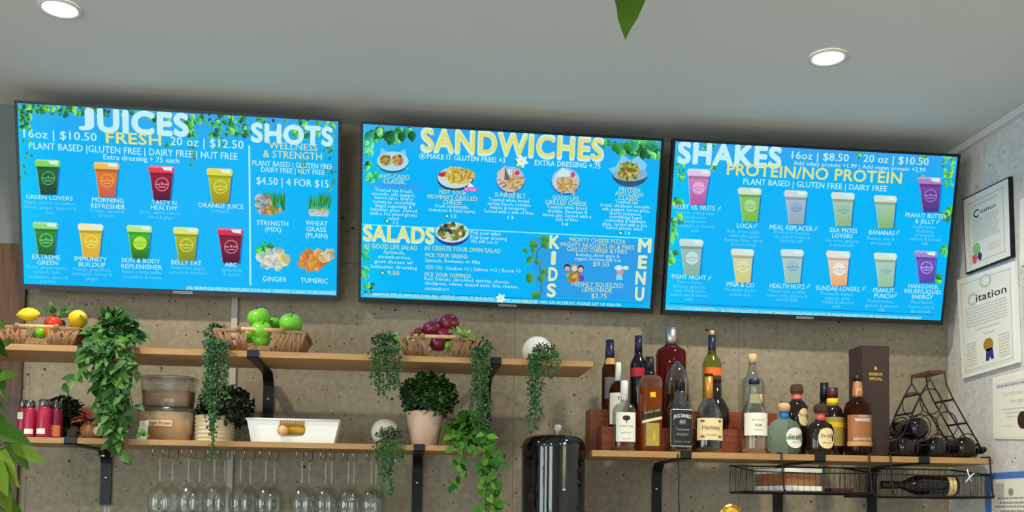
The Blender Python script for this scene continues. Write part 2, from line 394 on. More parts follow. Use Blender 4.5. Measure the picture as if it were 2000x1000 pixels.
# ------------------------------------------------------------------ menu screens
TW, TH = 1.107, .6227
TVS = [(-.82064, .15001, 1.07734, .21309, .00019, .00886), (.37515, .13029, 1.07606, .24502, -.00255, .00234), (1.52922, .1697, 1.06217, .21007, -.0037, -.00728)]
class TVF:
    def __init__(s, q):
        X, Y, Z, t, ro, yw = q
        ct, st, cy, sy, cr, sr = math.cos(t), math.sin(t), math.cos(yw), math.sin(yw), math.cos(ro), math.sin(ro)
        def tr(u, y, v):
            u, v = u*cr-v*sr, u*sr+v*cr
            y, v = y*ct-v*st, y*st+v*ct
            u, y = u*cy-y*sy, u*sy+y*cy
            return Vector((u, y, v))
        s.c = Vector((X, -Y, HC+Z)); s.U = tr(1, 0, 0); s.V = tr(0, 0, 1); s.N = tr(0, -1, 0)
    def p(s, u, v, w=0): return s.c+s.U*u+s.V*v+s.N*w
    def uv(s, px, py):
        d = ray(px, py); t = (s.c-CAM).dot(s.N)/d.dot(s.N); q = CAM+d*t-s.c
        return q.dot(s.U), q.dot(s.V)
W_ = (196, 240, 250); Y_ = (228, 226, 130); PY_ = (206, 222, 168); LB = (110, 212, 248)
class Screen:
    def __init__(s, T): s.T = T; s.mb = MB(); s.k = 1
    def face(s, uvs, c, w):
        uvs = [(max(-TW/2, min(TW/2, u)), max(-TH/2, min(TH/2, v))) for u, v in uvs]; n = len(uvs); cc = [lin(q) for q in c] if isinstance(c, list) else lin(c)
        s.mb.add([s.T.p(u, v, w) for u, v in uvs], [tuple(range(n))], 0, False, cc)
    def poly(s, pts, c, l=1): s.face([s.T.uv(*q) for q in pts], c, l*.0003)
    def tx(s, st, xl, xr, cy, h, c=W_, bold=.0, l=5, res=2, fit=False):
        u0, _ = s.T.uv(xl, cy); u1, _ = s.T.uv(xr, cy); _, vc = s.T.uv((xl+xr)/2, cy)
        ppm = 1/abs(s.T.uv((xl+xr)/2, cy+.5)[1]-s.T.uv((xl+xr)/2, cy-.5)[1]); H = h/ppm
        vs, fs, a, b = text_geo(st, bold, res, True); k = (u1-u0)/max(b-a, 1e-6)
        if fit:
            y0 = min(y for _, y in vs); y1 = max(y for _, y in vs); vs = [(x, (y-y0)/(y1-y0)*CAPH) for x, y in vs]
        s.mb.add([s.T.p(u0+(x-a)*k, vc+(y/CAPH-.5)*H, l*.0003) for x, y in vs], fs, 0, False, lin(c))
    def ell(s, cx, cy, rx, ry, c, l=2, n=20, a0=0, a1=2*pi, c2=None):
        pts = []; cc = []
        for k in range(n):
            a = a0+(a1-a0)*k/(n if abs(a1-a0-2*pi) < 1e-6 else n-1); pts.append((cx+rx*math.cos(a), cy+ry*math.sin(a)))
            t = (math.sin(a)+1)/2
            cc.append(tuple(c[j]*(1-t)+c2[j]*t for j in range(3)) if c2 else c)
        s.poly(pts, cc, l)
    def ring(s, cx, cy, r, w, c, l=4, n=24):
        for k in range(n):
            a, b = 2*pi*k/n, 2*pi*(k+1)/n
            s.poly([(cx+r*math.cos(a), cy+r*math.sin(a)), (cx+r*math.cos(b), cy+r*math.sin(b)), (cx+(r-w)*math.cos(b), cy+(r-w)*math.sin(b)), (cx+(r-w)*math.cos(a), cy+(r-w)*math.sin(a))], c, l)
    def leaf(s, x, y, L, W, a, c, l=1, c2=None):
        ca, sa = math.cos(a), math.sin(a); sh = [(0, 0), (.2, .38), (.5, .5), (.8, .25), (1, 0), (.8, -.25), (.5, -.5), (.2, -.38)]
        c2 = c2 or tuple(min(255, q*1.35+12) for q in c)
        s.poly([(x+ca*L*t-sa*W*w, y+sa*L*t+ca*W*w) for t, w in sh], [c if w > 0 else c2 for t, w in sh], l)
    def leaves(s, x0, y0, x1, y1, n, size, seed, cols=((36, 108, 52), (62, 148, 54), (22, 80, 54), (104, 178, 72)), l=1, down=True):
        r = random.Random(seed)
        for k in range(n):
            L = size*r.uniform(.6, 1.2)
            s.leaf(r.uniform(x0, x1), r.uniform(y0, y1), L, L*.75, (pi/2+r.uniform(-1, 1)) if down else r.uniform(0, 2*pi), r.choice(cols), l+r.random()*.8)
    def bits(s, cx, cy, rx, ry, n, size, cols, seed, l=4, asp=.35):
        r = random.Random(seed)
        for k in range(n):
            a = r.uniform(0, 2*pi); q = math.sqrt(r.random()); x = cx+rx*q*math.cos(a); y = cy+ry*q*math.sin(a)
            L = size*r.uniform(.6, 1.3); t = r.uniform(0, pi); c, sn = math.cos(t)*L/2, math.sin(t)*L/2; w = L*asp/2; m = math.hypot(c, sn)
            nx, ny = -sn/m*w, c/m*w; q = r.choice(cols); q2 = tuple(a*.8 for a in q)
            s.poly([(x+c*math.cos(b)*1.1+nx*math.sin(b)*1.2, y+sn*math.cos(b)*1.1+ny*math.sin(b)*1.2) for b in [2*pi*k_/8 for k_ in range(8)]], [q if k_ < 4 else q2 for k_ in range(8)], l+r.random())
    def cup(s, cx, cy, w, h, body, lid, dark, ring, fill=False, tilt=0.0):
        def q(x, y): return (cx+w*x+tilt*h*y*.0+tilt*(y)*w*.3, cy+h*y+w*x*.04)
        # soft drop shadow, body, lid, lip and printed round logo, as drawn on the menu
        s.poly([q(-.38, -.30), q(.50, -.32), q(.40, .51), q(-.26, .53)], (10, 128, 206), 2)
        s.poly([q(-.44, -.33), q(.44, -.33), q(.335, .49), q(-.285, .51)], [body, body, dark, dark], 3)
        s.poly([q(-.44, -.33), q(-.40, -.33), q(-.25, .51), q(-.285, .51)], [lid, body, dark, lid], 3.4)
        s.poly([q(-.43, -.30), q(.43, -.30), q(.42, -.22), q(-.41, -.22)], tuple(a*.82 for a in body), 3.5)
        s.poly([q(-.50, -.44), q(.50, -.44), q(.46, -.30), q(-.46, -.30)], lid, 3.8)
        s.poly([q(-.42, -.50), q(.42, -.50), q(.50, -.44), q(-.50, -.44)], tuple(min(255, a*.6+90) for a in lid), 3.8)
        s.poly([q(.02, -.47), q(.40, -.48), q(.40, -.36), q(.10, -.38)], (216, 240, 236), 4.1)
        c = q(.03, .03); r = w*.26
        if fill: s.ell(c[0], c[1], r, r, ring, 4.2)
        else:
            s.ring(c[0], c[1], r, max(1.1, w*.035), ring, 4.2)
        ic = ring if not fill else tuple(a*.84 for a in ring)
        s.poly([(c[0]-r*.95, c[1]-r*.1), (c[0]-r*.3, c[1]-r*.1), (c[0]-r*.3, c[1]+r*.1), (c[0]-r*.95, c[1]+r*.1)], ic, 4.4)
        s.poly([(c[0]+r*.3, c[1]-r*.1), (c[0]+r*.95, c[1]-r*.1), (c[0]+r*.95, c[1]+r*.1), (c[0]+r*.3, c[1]+r*.1)], ic, 4.4)
        s.ell(c[0], c[1]-r*.1, r*.2, r*.2, ic, 4.4, 10)
        s.poly([(c[0]-r*.6, c[1]+r*.3), (c[0]+r*.6, c[1]+r*.3), (c[0]+r*.5, c[1]+r*.48), (c[0]-r*.5, c[1]+r*.48)], ic, 4.4)
    def base(s, corners):
        nx, ny = 16, 10
        for i in range(nx):
            for j in range(ny):
                def uvc(a, b):
                    u = (a/nx-.5)*TW; v = (.5-b/ny)*TH; return u, v
                def cc(a, b):
                    x, y = a/nx, b/ny
                    edge = max(0, 1-x*9)*.8
                    top = max(0, 1-y*4.5); mid = math.exp(-((x-.35)/.22)**2-((y-.45)/.4)**2)*.25
                    R = edge*4+top*56+mid*34; G = 181+edge*20-top*14-mid*8; B = 249+edge*6-top*8
                    return (R, G, B)
                s.face([uvc(i, j+1), uvc(i+1, j+1), uvc(i+1, j), uvc(i, j)], [cc(i, j+1), cc(i+1, j+1), cc(i+1, j), cc(i, j)], 0)
def television(i, label):
    T = TVF(TVS[i]); B = .010; BB = .019
    t = thing('television', label, 'screen', T.c-T.V*(TH/2+BB), 'wall screens')
    S = Screen(T); S.base(None)
    fr = MB()
    def bar(u0, u1, v0, v1, w0=-.03, w1=.003):
        fr.hexa([T.p(u0, v0, w0), T.p(u1, v0, w0), T.p(u1, v0, w1), T.p(u0, v0, w1), T.p(u0, v1, w0), T.p(u1, v1, w0), T.p(u1, v1, w1), T.p(u0, v1, w1)])
    h, g = TW/2, TH/2
    bar(-h-B, -h, -g-BB, g+B); bar(h, h+B, -g-BB, g+B); bar(-h, h, g, g+B); bar(-h, h, -g-BB, -g)
    fr.build('bezel', M['tvblack'], t)
    bk = MB(); bk.hexa([T.p(-h, -g, -.03), T.p(h, -g, -.03), T.p(h, -g, -.008), T.p(-h, -g, -.008), T.p(-h, g, -.03), T.p(h, g, -.03), T.p(h, g, -.008), T.p(-h, g, -.008)])
    bk.hexa([T.p(-h*.8, -g*.9, -.055), T.p(h*.8, -g*.9, -.055), T.p(h*.8, -g*.9, -.0301), T.p(-h*.8, -g*.9, -.0301), T.p(-h*.7, g*.5, -.045), T.p(h*.7, g*.5, -.045), T.p(h*.7, g*.5, -.0301), T.p(-h*.7, g*.5, -.0301)])
    bk.build('back_housing', M['tvblack'], t)
    wm = MB(); c = T.c
    wm.box((c.x-.2, -.012, c.z-.17), (c.x+.2, -.001, c.z+.13))
    for sx in (-.15, .15):
        a = T.p(sx, .02, -.046); b = T.p(sx, -.2, -.056)
        wm.tube([(a.x, -.01, a.z+.02), a], .011, 8); wm.tube([(b.x, -.01, b.z+.01), b], .011, 8)
    wm.build('wall_mount', M['black'], t)
    lg = MB(); lg.hexa([T.p(-.035, -g-.014, .0025), T.p(.035, -g-.014, .0025), T.p(.035, -g-.014, .0036), T.p(-.035, -g-.014, .0036), T.p(-.035, -g-.005, .0025), T.p(.035, -g-.005, .0025), T.p(.035, -g-.005, .0036), T.p(-.035, -g-.005, .0036)])
    lg.build('maker_plate', M['plate'], t)
    return t, S
# ---- left screen: juices and shots
tv, S = television(0, 'wall screen at left showing the juices and shots menu')
for n, (x0, y0, x1, y1, sz, sd) in enumerate([(38, 203, 160, 216, 12, 1), (120, 208, 300, 224, 11, 2), (300, 219, 480, 242, 12, 3), (400, 224, 652, 262, 13, 4), (36, 212, 60, 250, 9, 5), (360, 230, 380, 262, 9, 7)]):
    S.leaves(x0, y0, x1, y1, 42 if n != 3 else 70, sz, sd)
for n, (x, y0, y1) in enumerate([(54, 262, 305), (44, 320, 352), (432, 258, 292), (470, 240, 262), (648, 262, 370), (640, 258, 300), (378, 262, 318), (330, 270, 292), (590, 290, 340)]):
    S.leaves(x-6, y0, x+6, y1, int((y1-y0)/4), 9, 40+n, ((50, 130, 84), (40, 110, 110), (66, 150, 70)))
S.tx('J', 153, 184, 233.5, 43, W_, .048, 5, 6, True); S.tx('UICES', 190, 369, 240, 41, W_, .048, 5, 6)
S.tx('16oz | $10.50', 46, 189, 264, 16, W_, .012); S.tx('FRESH', 207, 315, 271, 21, Y_, .02, 6); S.tx('20 oz | $12.50', 333, 476, 279, 16, W_, .012)
S.tx('PLANT BASED |GLUTEN FREE | DAIRY FREE | NUT FREE', 57, 464, 295, 13, W_, .012)
S.tx('Extra dressing +.75 each', 202, 350, 310, 10, W_, .014)
S.poly([(485, 284), (488.5, 284), (491, 557), (487.5, 557)], (170, 240, 250), 3)
S.tx('SHOTS', 490, 651, 263, 34, W_, .048, 5, 6)
S.tx('WELLNESS', 525, 620, 286, 13, PY_, .012); S.tx('& STRENGTH', 514, 629, 303, 14, PY_, .012)
S.tx('PLANT BASED | GLUTEN FREE', 493, 650, 322, 10, W_, .012); S.tx('DAIRY FREE | NUT FREE', 510, 634, 334, 9.5, W_, .012)
S.tx('$4.50 | 4 FOR $15', 501, 642, 356, 14, W_, .014)
G1 = [(93, 346, 51, 68, (44, 108, 62), (126, 214, 96), (26, 66, 62), (96, 176, 112)), (208, 351, 51, 68, (226, 124, 52), (240, 186, 96), (196, 96, 76), (240, 164, 84)),
      (315, 358, 52, 68, (150, 30, 62), (228, 62, 86), (74, 18, 56), (226, 130, 150)), (429, 363, 52, 68, (190, 196, 38), (224, 216, 74), (150, 140, 34), (218, 220, 90)),
      (89, 467, 51, 66, (50, 148, 66), (142, 220, 122), (26, 96, 60), (120, 204, 120)), (177, 470, 51, 66, (220, 196, 56), (240, 232, 170), (222, 170, 60), (240, 226, 96)),
      (272, 473, 51, 66, (84, 186, 50), (176, 232, 140), (30, 104, 44), (176, 232, 70)), (363, 477, 51, 66, (176, 188, 44), (220, 226, 120), (128, 140, 40), (224, 214, 84)),
      (450, 480, 52, 68, (140, 28, 58), (214, 44, 88), (70, 18, 54), (214, 130, 150))]
for k, g in enumerate(G1): S.cup(*g, fill=(k == 6))
for a in [('GREEN LOVERS', 51, 142, 386, 8), ('MORNING', 180, 242, 391, 9), ('REFRESHER', 178, 245, 403, 9), ('TASTY N', 296, 345, 395.5, 8.2), ('HEALTHY', 295, 347, 406, 8.2), ('ORANGE JUICE', 387, 476, 402, 9),
          ('EXTREME', 63, 118, 502, 8.5), ('GREEN', 73, 113, 513, 8.5), ('IMMUNITY', 146, 209, 506, 8.5), ('BUILDUP', 154, 206, 517, 8.5), ('SKIN & BODY', 237, 313, 509, 8.5), ('REPLENISHER', 237, 317, 521, 8.5),
          ('BELLY FAT', 335, 394, 513, 8.5), ('ABC', 439, 463, 517, 8.5), ('STRENGTH', 502, 563, 436, 9), ('(MIX)', 518, 549, 448, 9), ('WHEAT', 597, 640, 436, 9), ('GRASS', 598, 637, 448, 9), ('(PLAIN)', 597, 640, 460, 9),
          ('GINGER', 513, 560, 545, 9), ('TUMERIC', 587, 641, 548, 9)]: S.tx(*a, W_, .011)
for a in [('Apple, carrot, cucumber,', 47, 149, 396), ('lemon, ginger, spinach &', 48, 149, 405.5), ('kale', 91, 107, 415), ('Orange, carrot &', 174, 243, 412), ('turmeric', 191, 225, 421), ('Beets, apples, carrots,', 275, 354, 415), ('lemon & ginger', 290, 340, 424), ('Oranges', 413, 447, 412),
          ('Green grape, apples,', 51, 134, 522), ('spinach, kale,', 66, 119, 531), ('cucumber, celery &', 55, 133, 541), ('parsley', 79, 109, 549), ('Orange, grapefruit,', 141, 217, 526), ('pineapple, honey &', 141, 219, 535), ('ginger', 167, 193, 544),
          ('Apple, celery stalks,', 237, 317, 531), ('cucumber & lemon', 240, 316, 541), ('Grapefruit, apple,', 333, 402, 523), ('spinach & turmeric', 330, 404, 532), ('Apple, beets', 431, 474, 527), ('& carrots', 436, 470, 536)]: S.tx(*a, 6.3, LB, .008, 5, 1)
S.poly([(363, 560), (657, 568), (657, 576), (363, 567)], (88, 204, 246), 2)
S.tx('3% SERVICE FEE IS APPLIED FOR ALL CREDIT CARD PURCHASES', 365, 655, 567, 6, (190, 240, 240), .012, 5, 1)
gr = ((44, 150, 50), (70, 180, 60), (30, 110, 50))
def grass(x0, x1, y0, y1, sd):
    r = random.Random(sd)
    for k in range(60):
        x = r.uniform(x0, x1); y = r.uniform((y0+y1)/2, y1); S.poly([(x-1.2, y), (x+1.2, y), (x+r.uniform(-4, 4), y0+r.uniform(0, 8))], r.choice(gr), 3+r.random())
grass(518, 555, 369, 415, 11); S.bits(515, 398, 14, 22, 26, 13, ((206, 200, 186), (180, 172, 160), (150, 140, 130)), 12, 4, .5); S.bits(532, 412, 18, 8, 26, 9, ((222, 186, 70), (196, 140, 60), (150, 150, 70)), 13, 4.5, .6)
grass(600, 646, 372, 412, 14); S.poly([(603, 408), (642, 410), (641, 423), (604, 422)], (186, 206, 200), 4); S.bits(622, 412, 18, 7, 20, 7, ((150, 190, 120), (200, 200, 170)), 15, 4.5)
S.leaves(502, 478, 522, 494, 12, 15, 16, gr, 2, False); S.bits(533, 505, 28, 17, 44, 15, ((216, 222, 206), (190, 206, 206), (232, 232, 214)), 17, 3, .7); S.bits(555, 508, 8, 9, 8, 12, ((226, 222, 110), (236, 226, 160)), 18, 4.4, .9)
S.bits(612, 508, 26, 18, 46, 16, ((236, 160, 72), (226, 140, 60), (240, 184, 110)), 19, 3, .7); S.bits(636, 496, 14, 10, 14, 14, ((226, 210, 178), (214, 186, 140)), 20, 4.2, .6)
S.mb.build('screen', M['display'], tv)

# ---- middle screen: sandwiches, salads, kids menu
tv, S = television(1, 'wall screen in the middle showing the sandwiches and salads menu')
GL = ((36, 112, 50), (20, 78, 46), (70, 150, 72), (104, 180, 100), (40, 126, 90))
S.leaves(714, 246, 775, 262, 26, 24, 51, GL); S.leaves(778, 248, 808, 256, 12, 20, 52, GL); S.leaves(712, 262, 730, 300, 16, 15, 53, ((60, 160, 110), (90, 190, 130))); S.leaves(716, 312, 726, 322, 6, 14, 54, GL); S.leaves(711, 334, 742, 350, 14, 14, 55, ((40, 150, 100), (80, 180, 110)))
S.leaves(1172, 270, 1186, 276, 6, 16, 56, GL); S.leaves(1195, 274, 1284, 284, 40, 24, 57, GL); S.leaves(1236, 284, 1275, 300, 16, 20, 58, GL)
S.leaves(708, 484, 716, 540, 18, 12, 59, ((40, 150, 100), (80, 170, 90))); S.leaves(711, 550, 732, 570, 12, 12, 60, GL)
S.tx('SANDWICHES', 821, 1181, 283, 43, (200, 240, 236), .055, 5, 6); S.tx('SANDWICHES', 825, 1177, 283, 37, (226, 222, 118), .018, 6.5, 6)
S.ring(825, 305, 6.5, 1.1, W_); S.ell(825, 305, 2.4, 4, W_, 4, 10)
S.tx('MAKE IT GLUTEN FREE! +3', 834, 987, 309, 9.5, W_, .018); S.tx('EXTRA DRESSING +.75', 1044, 1173, 321, 10, W_, .018)
def flower(x, y, r):
    for k in range(6): S.leaf(x, y, r, r*.55, k*pi/3+.3, (214, 240, 240), 6, (236, 246, 240))
    S.ell(x, y, r*.2, r*.2, (236, 220, 120), 7, 10)
S.leaves(1006, 312, 1024, 322, 5, 13, 61, GL, 3, False); flower(1019, 315, 14); flower(978, 583, 11)
# plates of food
S.poly([(744, 288), (768, 303), (792, 291), (796, 330), (738, 330)], (120, 206, 240), 2); S.ell(767, 318, 31, 20, (40, 100, 130), 2.3); S.ell(767, 315, 31, 19, (170, 222, 236), 2.6)
for x in (753, 777): S.ell(x, 313, 12, 12, (196, 170, 110), 3.2); S.bits(x, 312, 9, 9, 26, 6, ((150, 176, 80), (210, 196, 120), (200, 110, 80), (120, 90, 50)), int(x), 4, .6)
S.ell(889, 351, 35, 22, (24, 70, 110), 2.2); S.ell(889, 347, 34, 21, (196, 220, 226), 2.6); S.bits(897, 342, 24, 14, 70, 18, ((226, 196, 70), (236, 214, 110), (206, 160, 60), (222, 220, 150)), 62, 3.2, .3); S.ell(863, 341, 7, 4.5, (196, 50, 60), 5)
S.poly([(906, 366), (932, 365), (932, 374), (906, 375)], (196, 90, 190), 5.5); S.tx('BEST SELLER', 908, 930, 370, 5, (240, 220, 250), .01, 6, 1); S.poly([(912, 365), (919, 357), (926, 365)], (230, 246, 250), 5.6)
for cx, cy, sd in ((997, 350, 63), (1105, 353, 64)):
    S.ell(cx, cy+2, 29, 26, (40, 96, 190), 2.2); S.ell(cx, cy, 28, 25, (150, 190, 236), 2.5); S.ell(cx-1, cy+1, 24, 21, (190, 214, 236), 2.7)
    S.bits(cx+3, cy+4, 19, 14, 54, 20, ((226, 196, 150), (206, 166, 100), (232, 214, 170), (196, 150, 90)), sd, 3.2, .2); S.ell(cx+13, cy-12, 5, 5, (206, 70, 110), 5)
S.poly([(970, 338), (988, 322), (990, 356), (978, 352)], (220, 190, 180), 5); S.poly([(986, 324), (996, 352), (985, 352)], (96, 110, 104), 5.4); S.poly([(1086, 340), (1098, 327), (1118, 337), (1114, 345), (1090, 346)], (206, 232, 240), 5)
S.poly([(1188, 329), (1202, 326), (1216, 302), (1232, 314), (1246, 304), (1264, 322), (1250, 356), (1210, 354)], (130, 206, 240), 2); S.ell(1230, 341, 35, 24, (36, 66, 92), 2.4, 24, 0, pi, (60, 90, 120)); S.ell(1231, 341, 34, 13, (130, 180, 205), 2.6)
S.poly([(1210, 318), (1246, 320), (1246, 350), (1208, 350)], (150, 160, 90), 3); S.bits(1227, 335, 19, 17, 80, 8, ((140, 180, 70), (206, 190, 90), (90, 120, 60), (226, 200, 120), (160, 110, 60)), 65, 3.6, .6)
for a in [('AVO-CADO', 741, 800, 345, 9), ('CLASSIC', 749, 793, 354.5, 9), ('NOT YOUR', 858, 911, 375.5, 8.5), ("MOMMA'S GRILLED", 835, 932, 386, 8.5), ('CHEESE', 865, 902, 395, 8.5), ('SUNRISE BLT', 966, 1027, 381.5, 8.5), ('GOOD LIFE', 1079, 1131, 387, 8.5), ('GRILLED CHEESE', 1065, 1146, 396.5, 8.5),
          ('PROTEIN', 1209, 1250, 370.5, 8), ('AVO-CADO', 1201, 1257, 379, 8), ('CLASSIC', 1208, 1249, 387.5, 8), ('#1 GOOD LIFE SALAD', 711, 815, 482, 9), ('#2 CREATE YOUR OWN SALAD', 829, 978, 487, 8.5), ('PICK YOUR GREENS:', 831, 914, 499.5, 7.5), ('ADD ON:', 831, 864, 522, 7.5), ('PICK YOUR TOPPINGS:', 829, 921, 537.5, 7.5),
          ('MIGHTY CHEESE PIZZA', 1112, 1222, 470, 8), ('MIGHTY NUGGETS (6) & FRIES', 1095, 1239, 480, 8), ('GRILLED CHEESE & FRIES', 1107, 1225, 489, 8), ('$9.50', 1158, 1190, 516, 8.5), ('FRESHLY SQUEEZED', 1116, 1217, 556, 9), ('LEMONADE', 1137, 1195, 566, 9), ('$3.75', 1155, 1185, 578, 9), ('9.50', 757, 780, 533, 8)]: S.tx(*a, PY_, .011)
S.tx('ADD 2 SUNNY SIDE EGGS +$5.95', 715, 821, 363, 6.5, (110, 96, 206), .016, 5, 1)
for a in [('Toasted rye bread,', 732, 806, 372), ('avocado, salt, pepper,', 726, 812, 379.5), ('lemon juice, cherry', 732, 807, 387), ('tomatoes, everything', 728, 811, 395), ('bagel seasoning &', 734, 804, 402.5), ('balsamic glaze. Served', 724, 814, 410), ('with a 3oz mixed greens', 723, 815, 418), ('salad.', 757, 781, 426), ('12', 768, 778, 434.5),
          ('Fresh mozzarella,', 850, 915, 403), ('tomatoes & basil leaves', 837, 928, 411), ('15', 881, 892, 422.5), ('Toasted white bread,', 954, 1035, 391), ('turkey bacon, romaine', 952, 1037, 398.5), ('lettuce & tomatoes.', 957, 1029, 406), ('Served with a side of fries', 945, 1042, 414), ('13', 991, 1003, 425),
          ('Toasted white bread,', 1068, 1148, 405), ('cheddar, American &', 1069, 1147, 413), ('bacon jam. Served with a', 1060, 1155, 421), ('side of fries', 1085, 1129, 428.5), ('14', 1098, 1109, 438), ('Toasted rye', 1201, 1246, 394.5), ('bread, chickpeas, avocado,', 1173, 1271, 402), ('salt, pepper, lemon juice,', 1176, 1269, 409.5), ('cherry tomatoes,', 1190, 1253, 417),
          ('everything bagel', 1190, 1253, 424), ('seasoning & balsamic', 1181, 1261, 431), ('glaze. Served with a 3oz', 1176, 1264, 438.5), ('mixed greens salad.', 1183, 1256, 445.5), ('14', 1221, 1231, 455.5), ('Pick your salad', 919, 977, 455.5), ('Pick your dressing', 919, 990, 464.5), ('We will toss it!', 919, 973, 472),
          ('Spinach,', 749, 791, 492.5), ('strawberries,', 738, 803, 502), ('goat cheese w/', 731, 807, 511.5), ('balsamic dressing', 725, 815, 521.5), ('Spinach, Romaine or Mix', 830, 938, 510), ('Chicken +6 | Salmon +12 | Bacon +3', 870, 1017, 526.5), ('Red Onions, shredded carrots, cheese,', 829, 995, 547), ('chickpeas, olives, mixed nuts, feta cheese,', 829, 1013, 556), ('cucumbers', 829, 877, 563.5),
          ('Includes sliced apple &', 1125, 1210, 498.5), ('organic Horizon milk box', 1122, 1213, 506.5)]: S.tx(*a, 6.8, W_, .008, 5, 1)
for x, y in ((756, 432), (873, 422), (747, 533), (1212, 455)): S.ell(x, y, 5.5, 5, (20, 160, 170), 4); S.ell(x, y, 2.6, 2.4, (190, 240, 230), 4.4, 10)
S.poly([(707, 437), (1273, 465), (1273, 467.5), (707, 439.5)], (130, 232, 246), 3)
S.tx('SALADS', 709, 849, 458, 29, (204, 242, 236), .05, 5, 5); S.tx('SALADS', 712, 846, 458, 25, (226, 224, 132), .016, 6.5, 5)
S.ell(883, 458, 33, 22, (40, 60, 140), 5.2); S.ell(883, 454, 33, 20, (190, 224, 236), 5.5); S.bits(884, 452, 26, 14, 110, 11, ((60, 120, 50), (220, 220, 170), (236, 230, 200), (200, 120, 80), (110, 150, 60), (60, 70, 80)), 66, 6, .7)
S.poly([(1033, 463), (1272, 474), (1268, 588), (1050, 580)], (44, 158, 232), .6)
for s_, x, y in (('K', 1083, 472.5), ('I', 1081, 504), ('D', 1080, 535.5), ('S', 1077, 567), ('M', 1259, 480), ('E', 1255, 512), ('N', 1251, 543), ('U', 1249, 574)):
    w = {'I': 4.5, 'M': 13, 'K': 10, 'N': 10}.get(s_, 9)
    S.tx(s_, x-w, x+w, y, 24, (206, 242, 236), .04, 5, 4); S.tx(s_, x-w+1.6, x+w-1.6, y, 20.5, (226, 230, 150), .0, 6.5, 4)
for a in ((1054, 462, 24, 15, .4), (1062, 470, 18, 18, 1.2), (1032, 474, 22, 15, .3), (1042, 482, 14, 11, 1.6), (1022, 484, 14, 10, .8), (1040, 500, 20, 13, 2.2), (1048, 505, 15, 12, 1.2), (1058, 524, 20, 13, .8), (1056, 536, 18, 15, 1.4), (1034, 531, 26, 17, 1.5), (1036, 578, 22, 16, -.2), (1066, 530, 12, 10, 2.4)): S.leaf(*a, (42, 128, 70), 4, (96, 168, 80))
for (x0, y0), (x1, y1) in zip([(1063, 478), (1049, 490), (1047, 505), (1054, 520), (1057, 545), (1057, 565)], [(1049, 490), (1047, 505), (1054, 520), (1057, 545), (1057, 565), (1053, 592)]): S.poly([(x0-.8, y0), (x0+.8, y0), (x1+.8, y1), (x1-.8, y1)], (24, 110, 130), 3.6)
for x, y, h_, sk in ((1108, 522, (50, 40, 60), (222, 170, 150)), (1122, 523, (206, 170, 110), (236, 206, 180)), (1134, 524, (70, 50, 60), (226, 180, 160))): S.ell(x, y, 6.3, 6.3, h_, 4); S.ell(x, y+2.3, 5, 4.6, sk, 4.4)
S.bits(1121, 541, 17, 6, 30, 11, ((70, 180, 220), (226, 190, 80), (90, 190, 70), (226, 110, 60), (110, 90, 200)), 67, 5, .7)
S.ell(1211, 531, 7, 5.5, (214, 150, 160), 4.5); S.ell(1208, 523, 8, 5, (196, 236, 246), 4.8); S.ell(1222, 523, 6, 4, (210, 236, 200), 4.8); S.poly([(1204, 536), (1214, 536), (1216, 547), (1203, 547)], (140, 216, 246), 4.3)
S.poly([(728, 569.2), (1255, 591.5), (1255, 592.7), (728, 570.6)], (16, 120, 170), 3)
S.poly([(712, 572), (1050, 587), (1050, 594), (712, 579)], (90, 206, 240), 1.4)
S.tx('SERVICE FEE IS APPLIED FOR ALL CREDIT CARD PURCHASES', 728, 965, 579, 6.3, (190, 240, 230), .014, 5, 1); S.tx('IF ANY PERSON HAS AN ALLERGY, PLEASE LET US KNOW', 990, 1213, 591.5, 6, (200, 240, 220), .014, 5, 1)
S.mb.build('screen', M['display'], tv)

# ---- right screen: shakes
tv, S = television(2, 'wall screen at right showing the shakes menu')
for n, (x0, y0, x1, y1, k, sz) in enumerate([(1326, 312, 1334, 345, 12, 9), (1314, 376, 1328, 392, 8, 15), (1314, 416, 1330, 432, 6, 15), (1306, 440, 1316, 470, 12, 14), (1303, 488, 1314, 506, 8, 16), (1840, 300, 1864, 340, 26, 10), (1846, 335, 1858, 360, 10, 9), (1842, 398, 1858, 424, 10, 16), (1838, 470, 1850, 486, 6, 15), (1826, 530, 1838, 542, 5, 15), (1376, 278, 1394, 288, 6, 9), (1386, 318, 1400, 326, 6, 9), (1672, 292, 1680, 306, 5, 7), (1792, 300, 1806, 312, 8, 9), (1796, 336, 1806, 346, 6, 9)]):
    S.leaves(x0, y0, x1, y1, k, sz, 80+n, ((60, 150, 60), (110, 190, 60), (40, 110, 80), (70, 170, 110)))
S.tx('SHAKES', 1323, 1527, 303, 39, W_, .048, 5, 6)
S.tx('16oz | $8.50', 1546, 1658, 305.5, 14.5, W_, .014); S.tx('20 oz | $10.50', 1686, 1814, 312.5, 14.5, W_, .014)
S.tx('Add whey protein +1.99 | Add vegan protein +2.99', 1549, 1808, 325, 8, W_, .012); S.tx('PROTEIN/NO PROTEIN', 1419, 1762, 339, 22, (224, 224, 140), .02, 6, 4)
S.tx('PLANT BASED | GLUTEN FREE | DAIRY FREE', 1451, 1733, 361.5, 11, W_, .014)
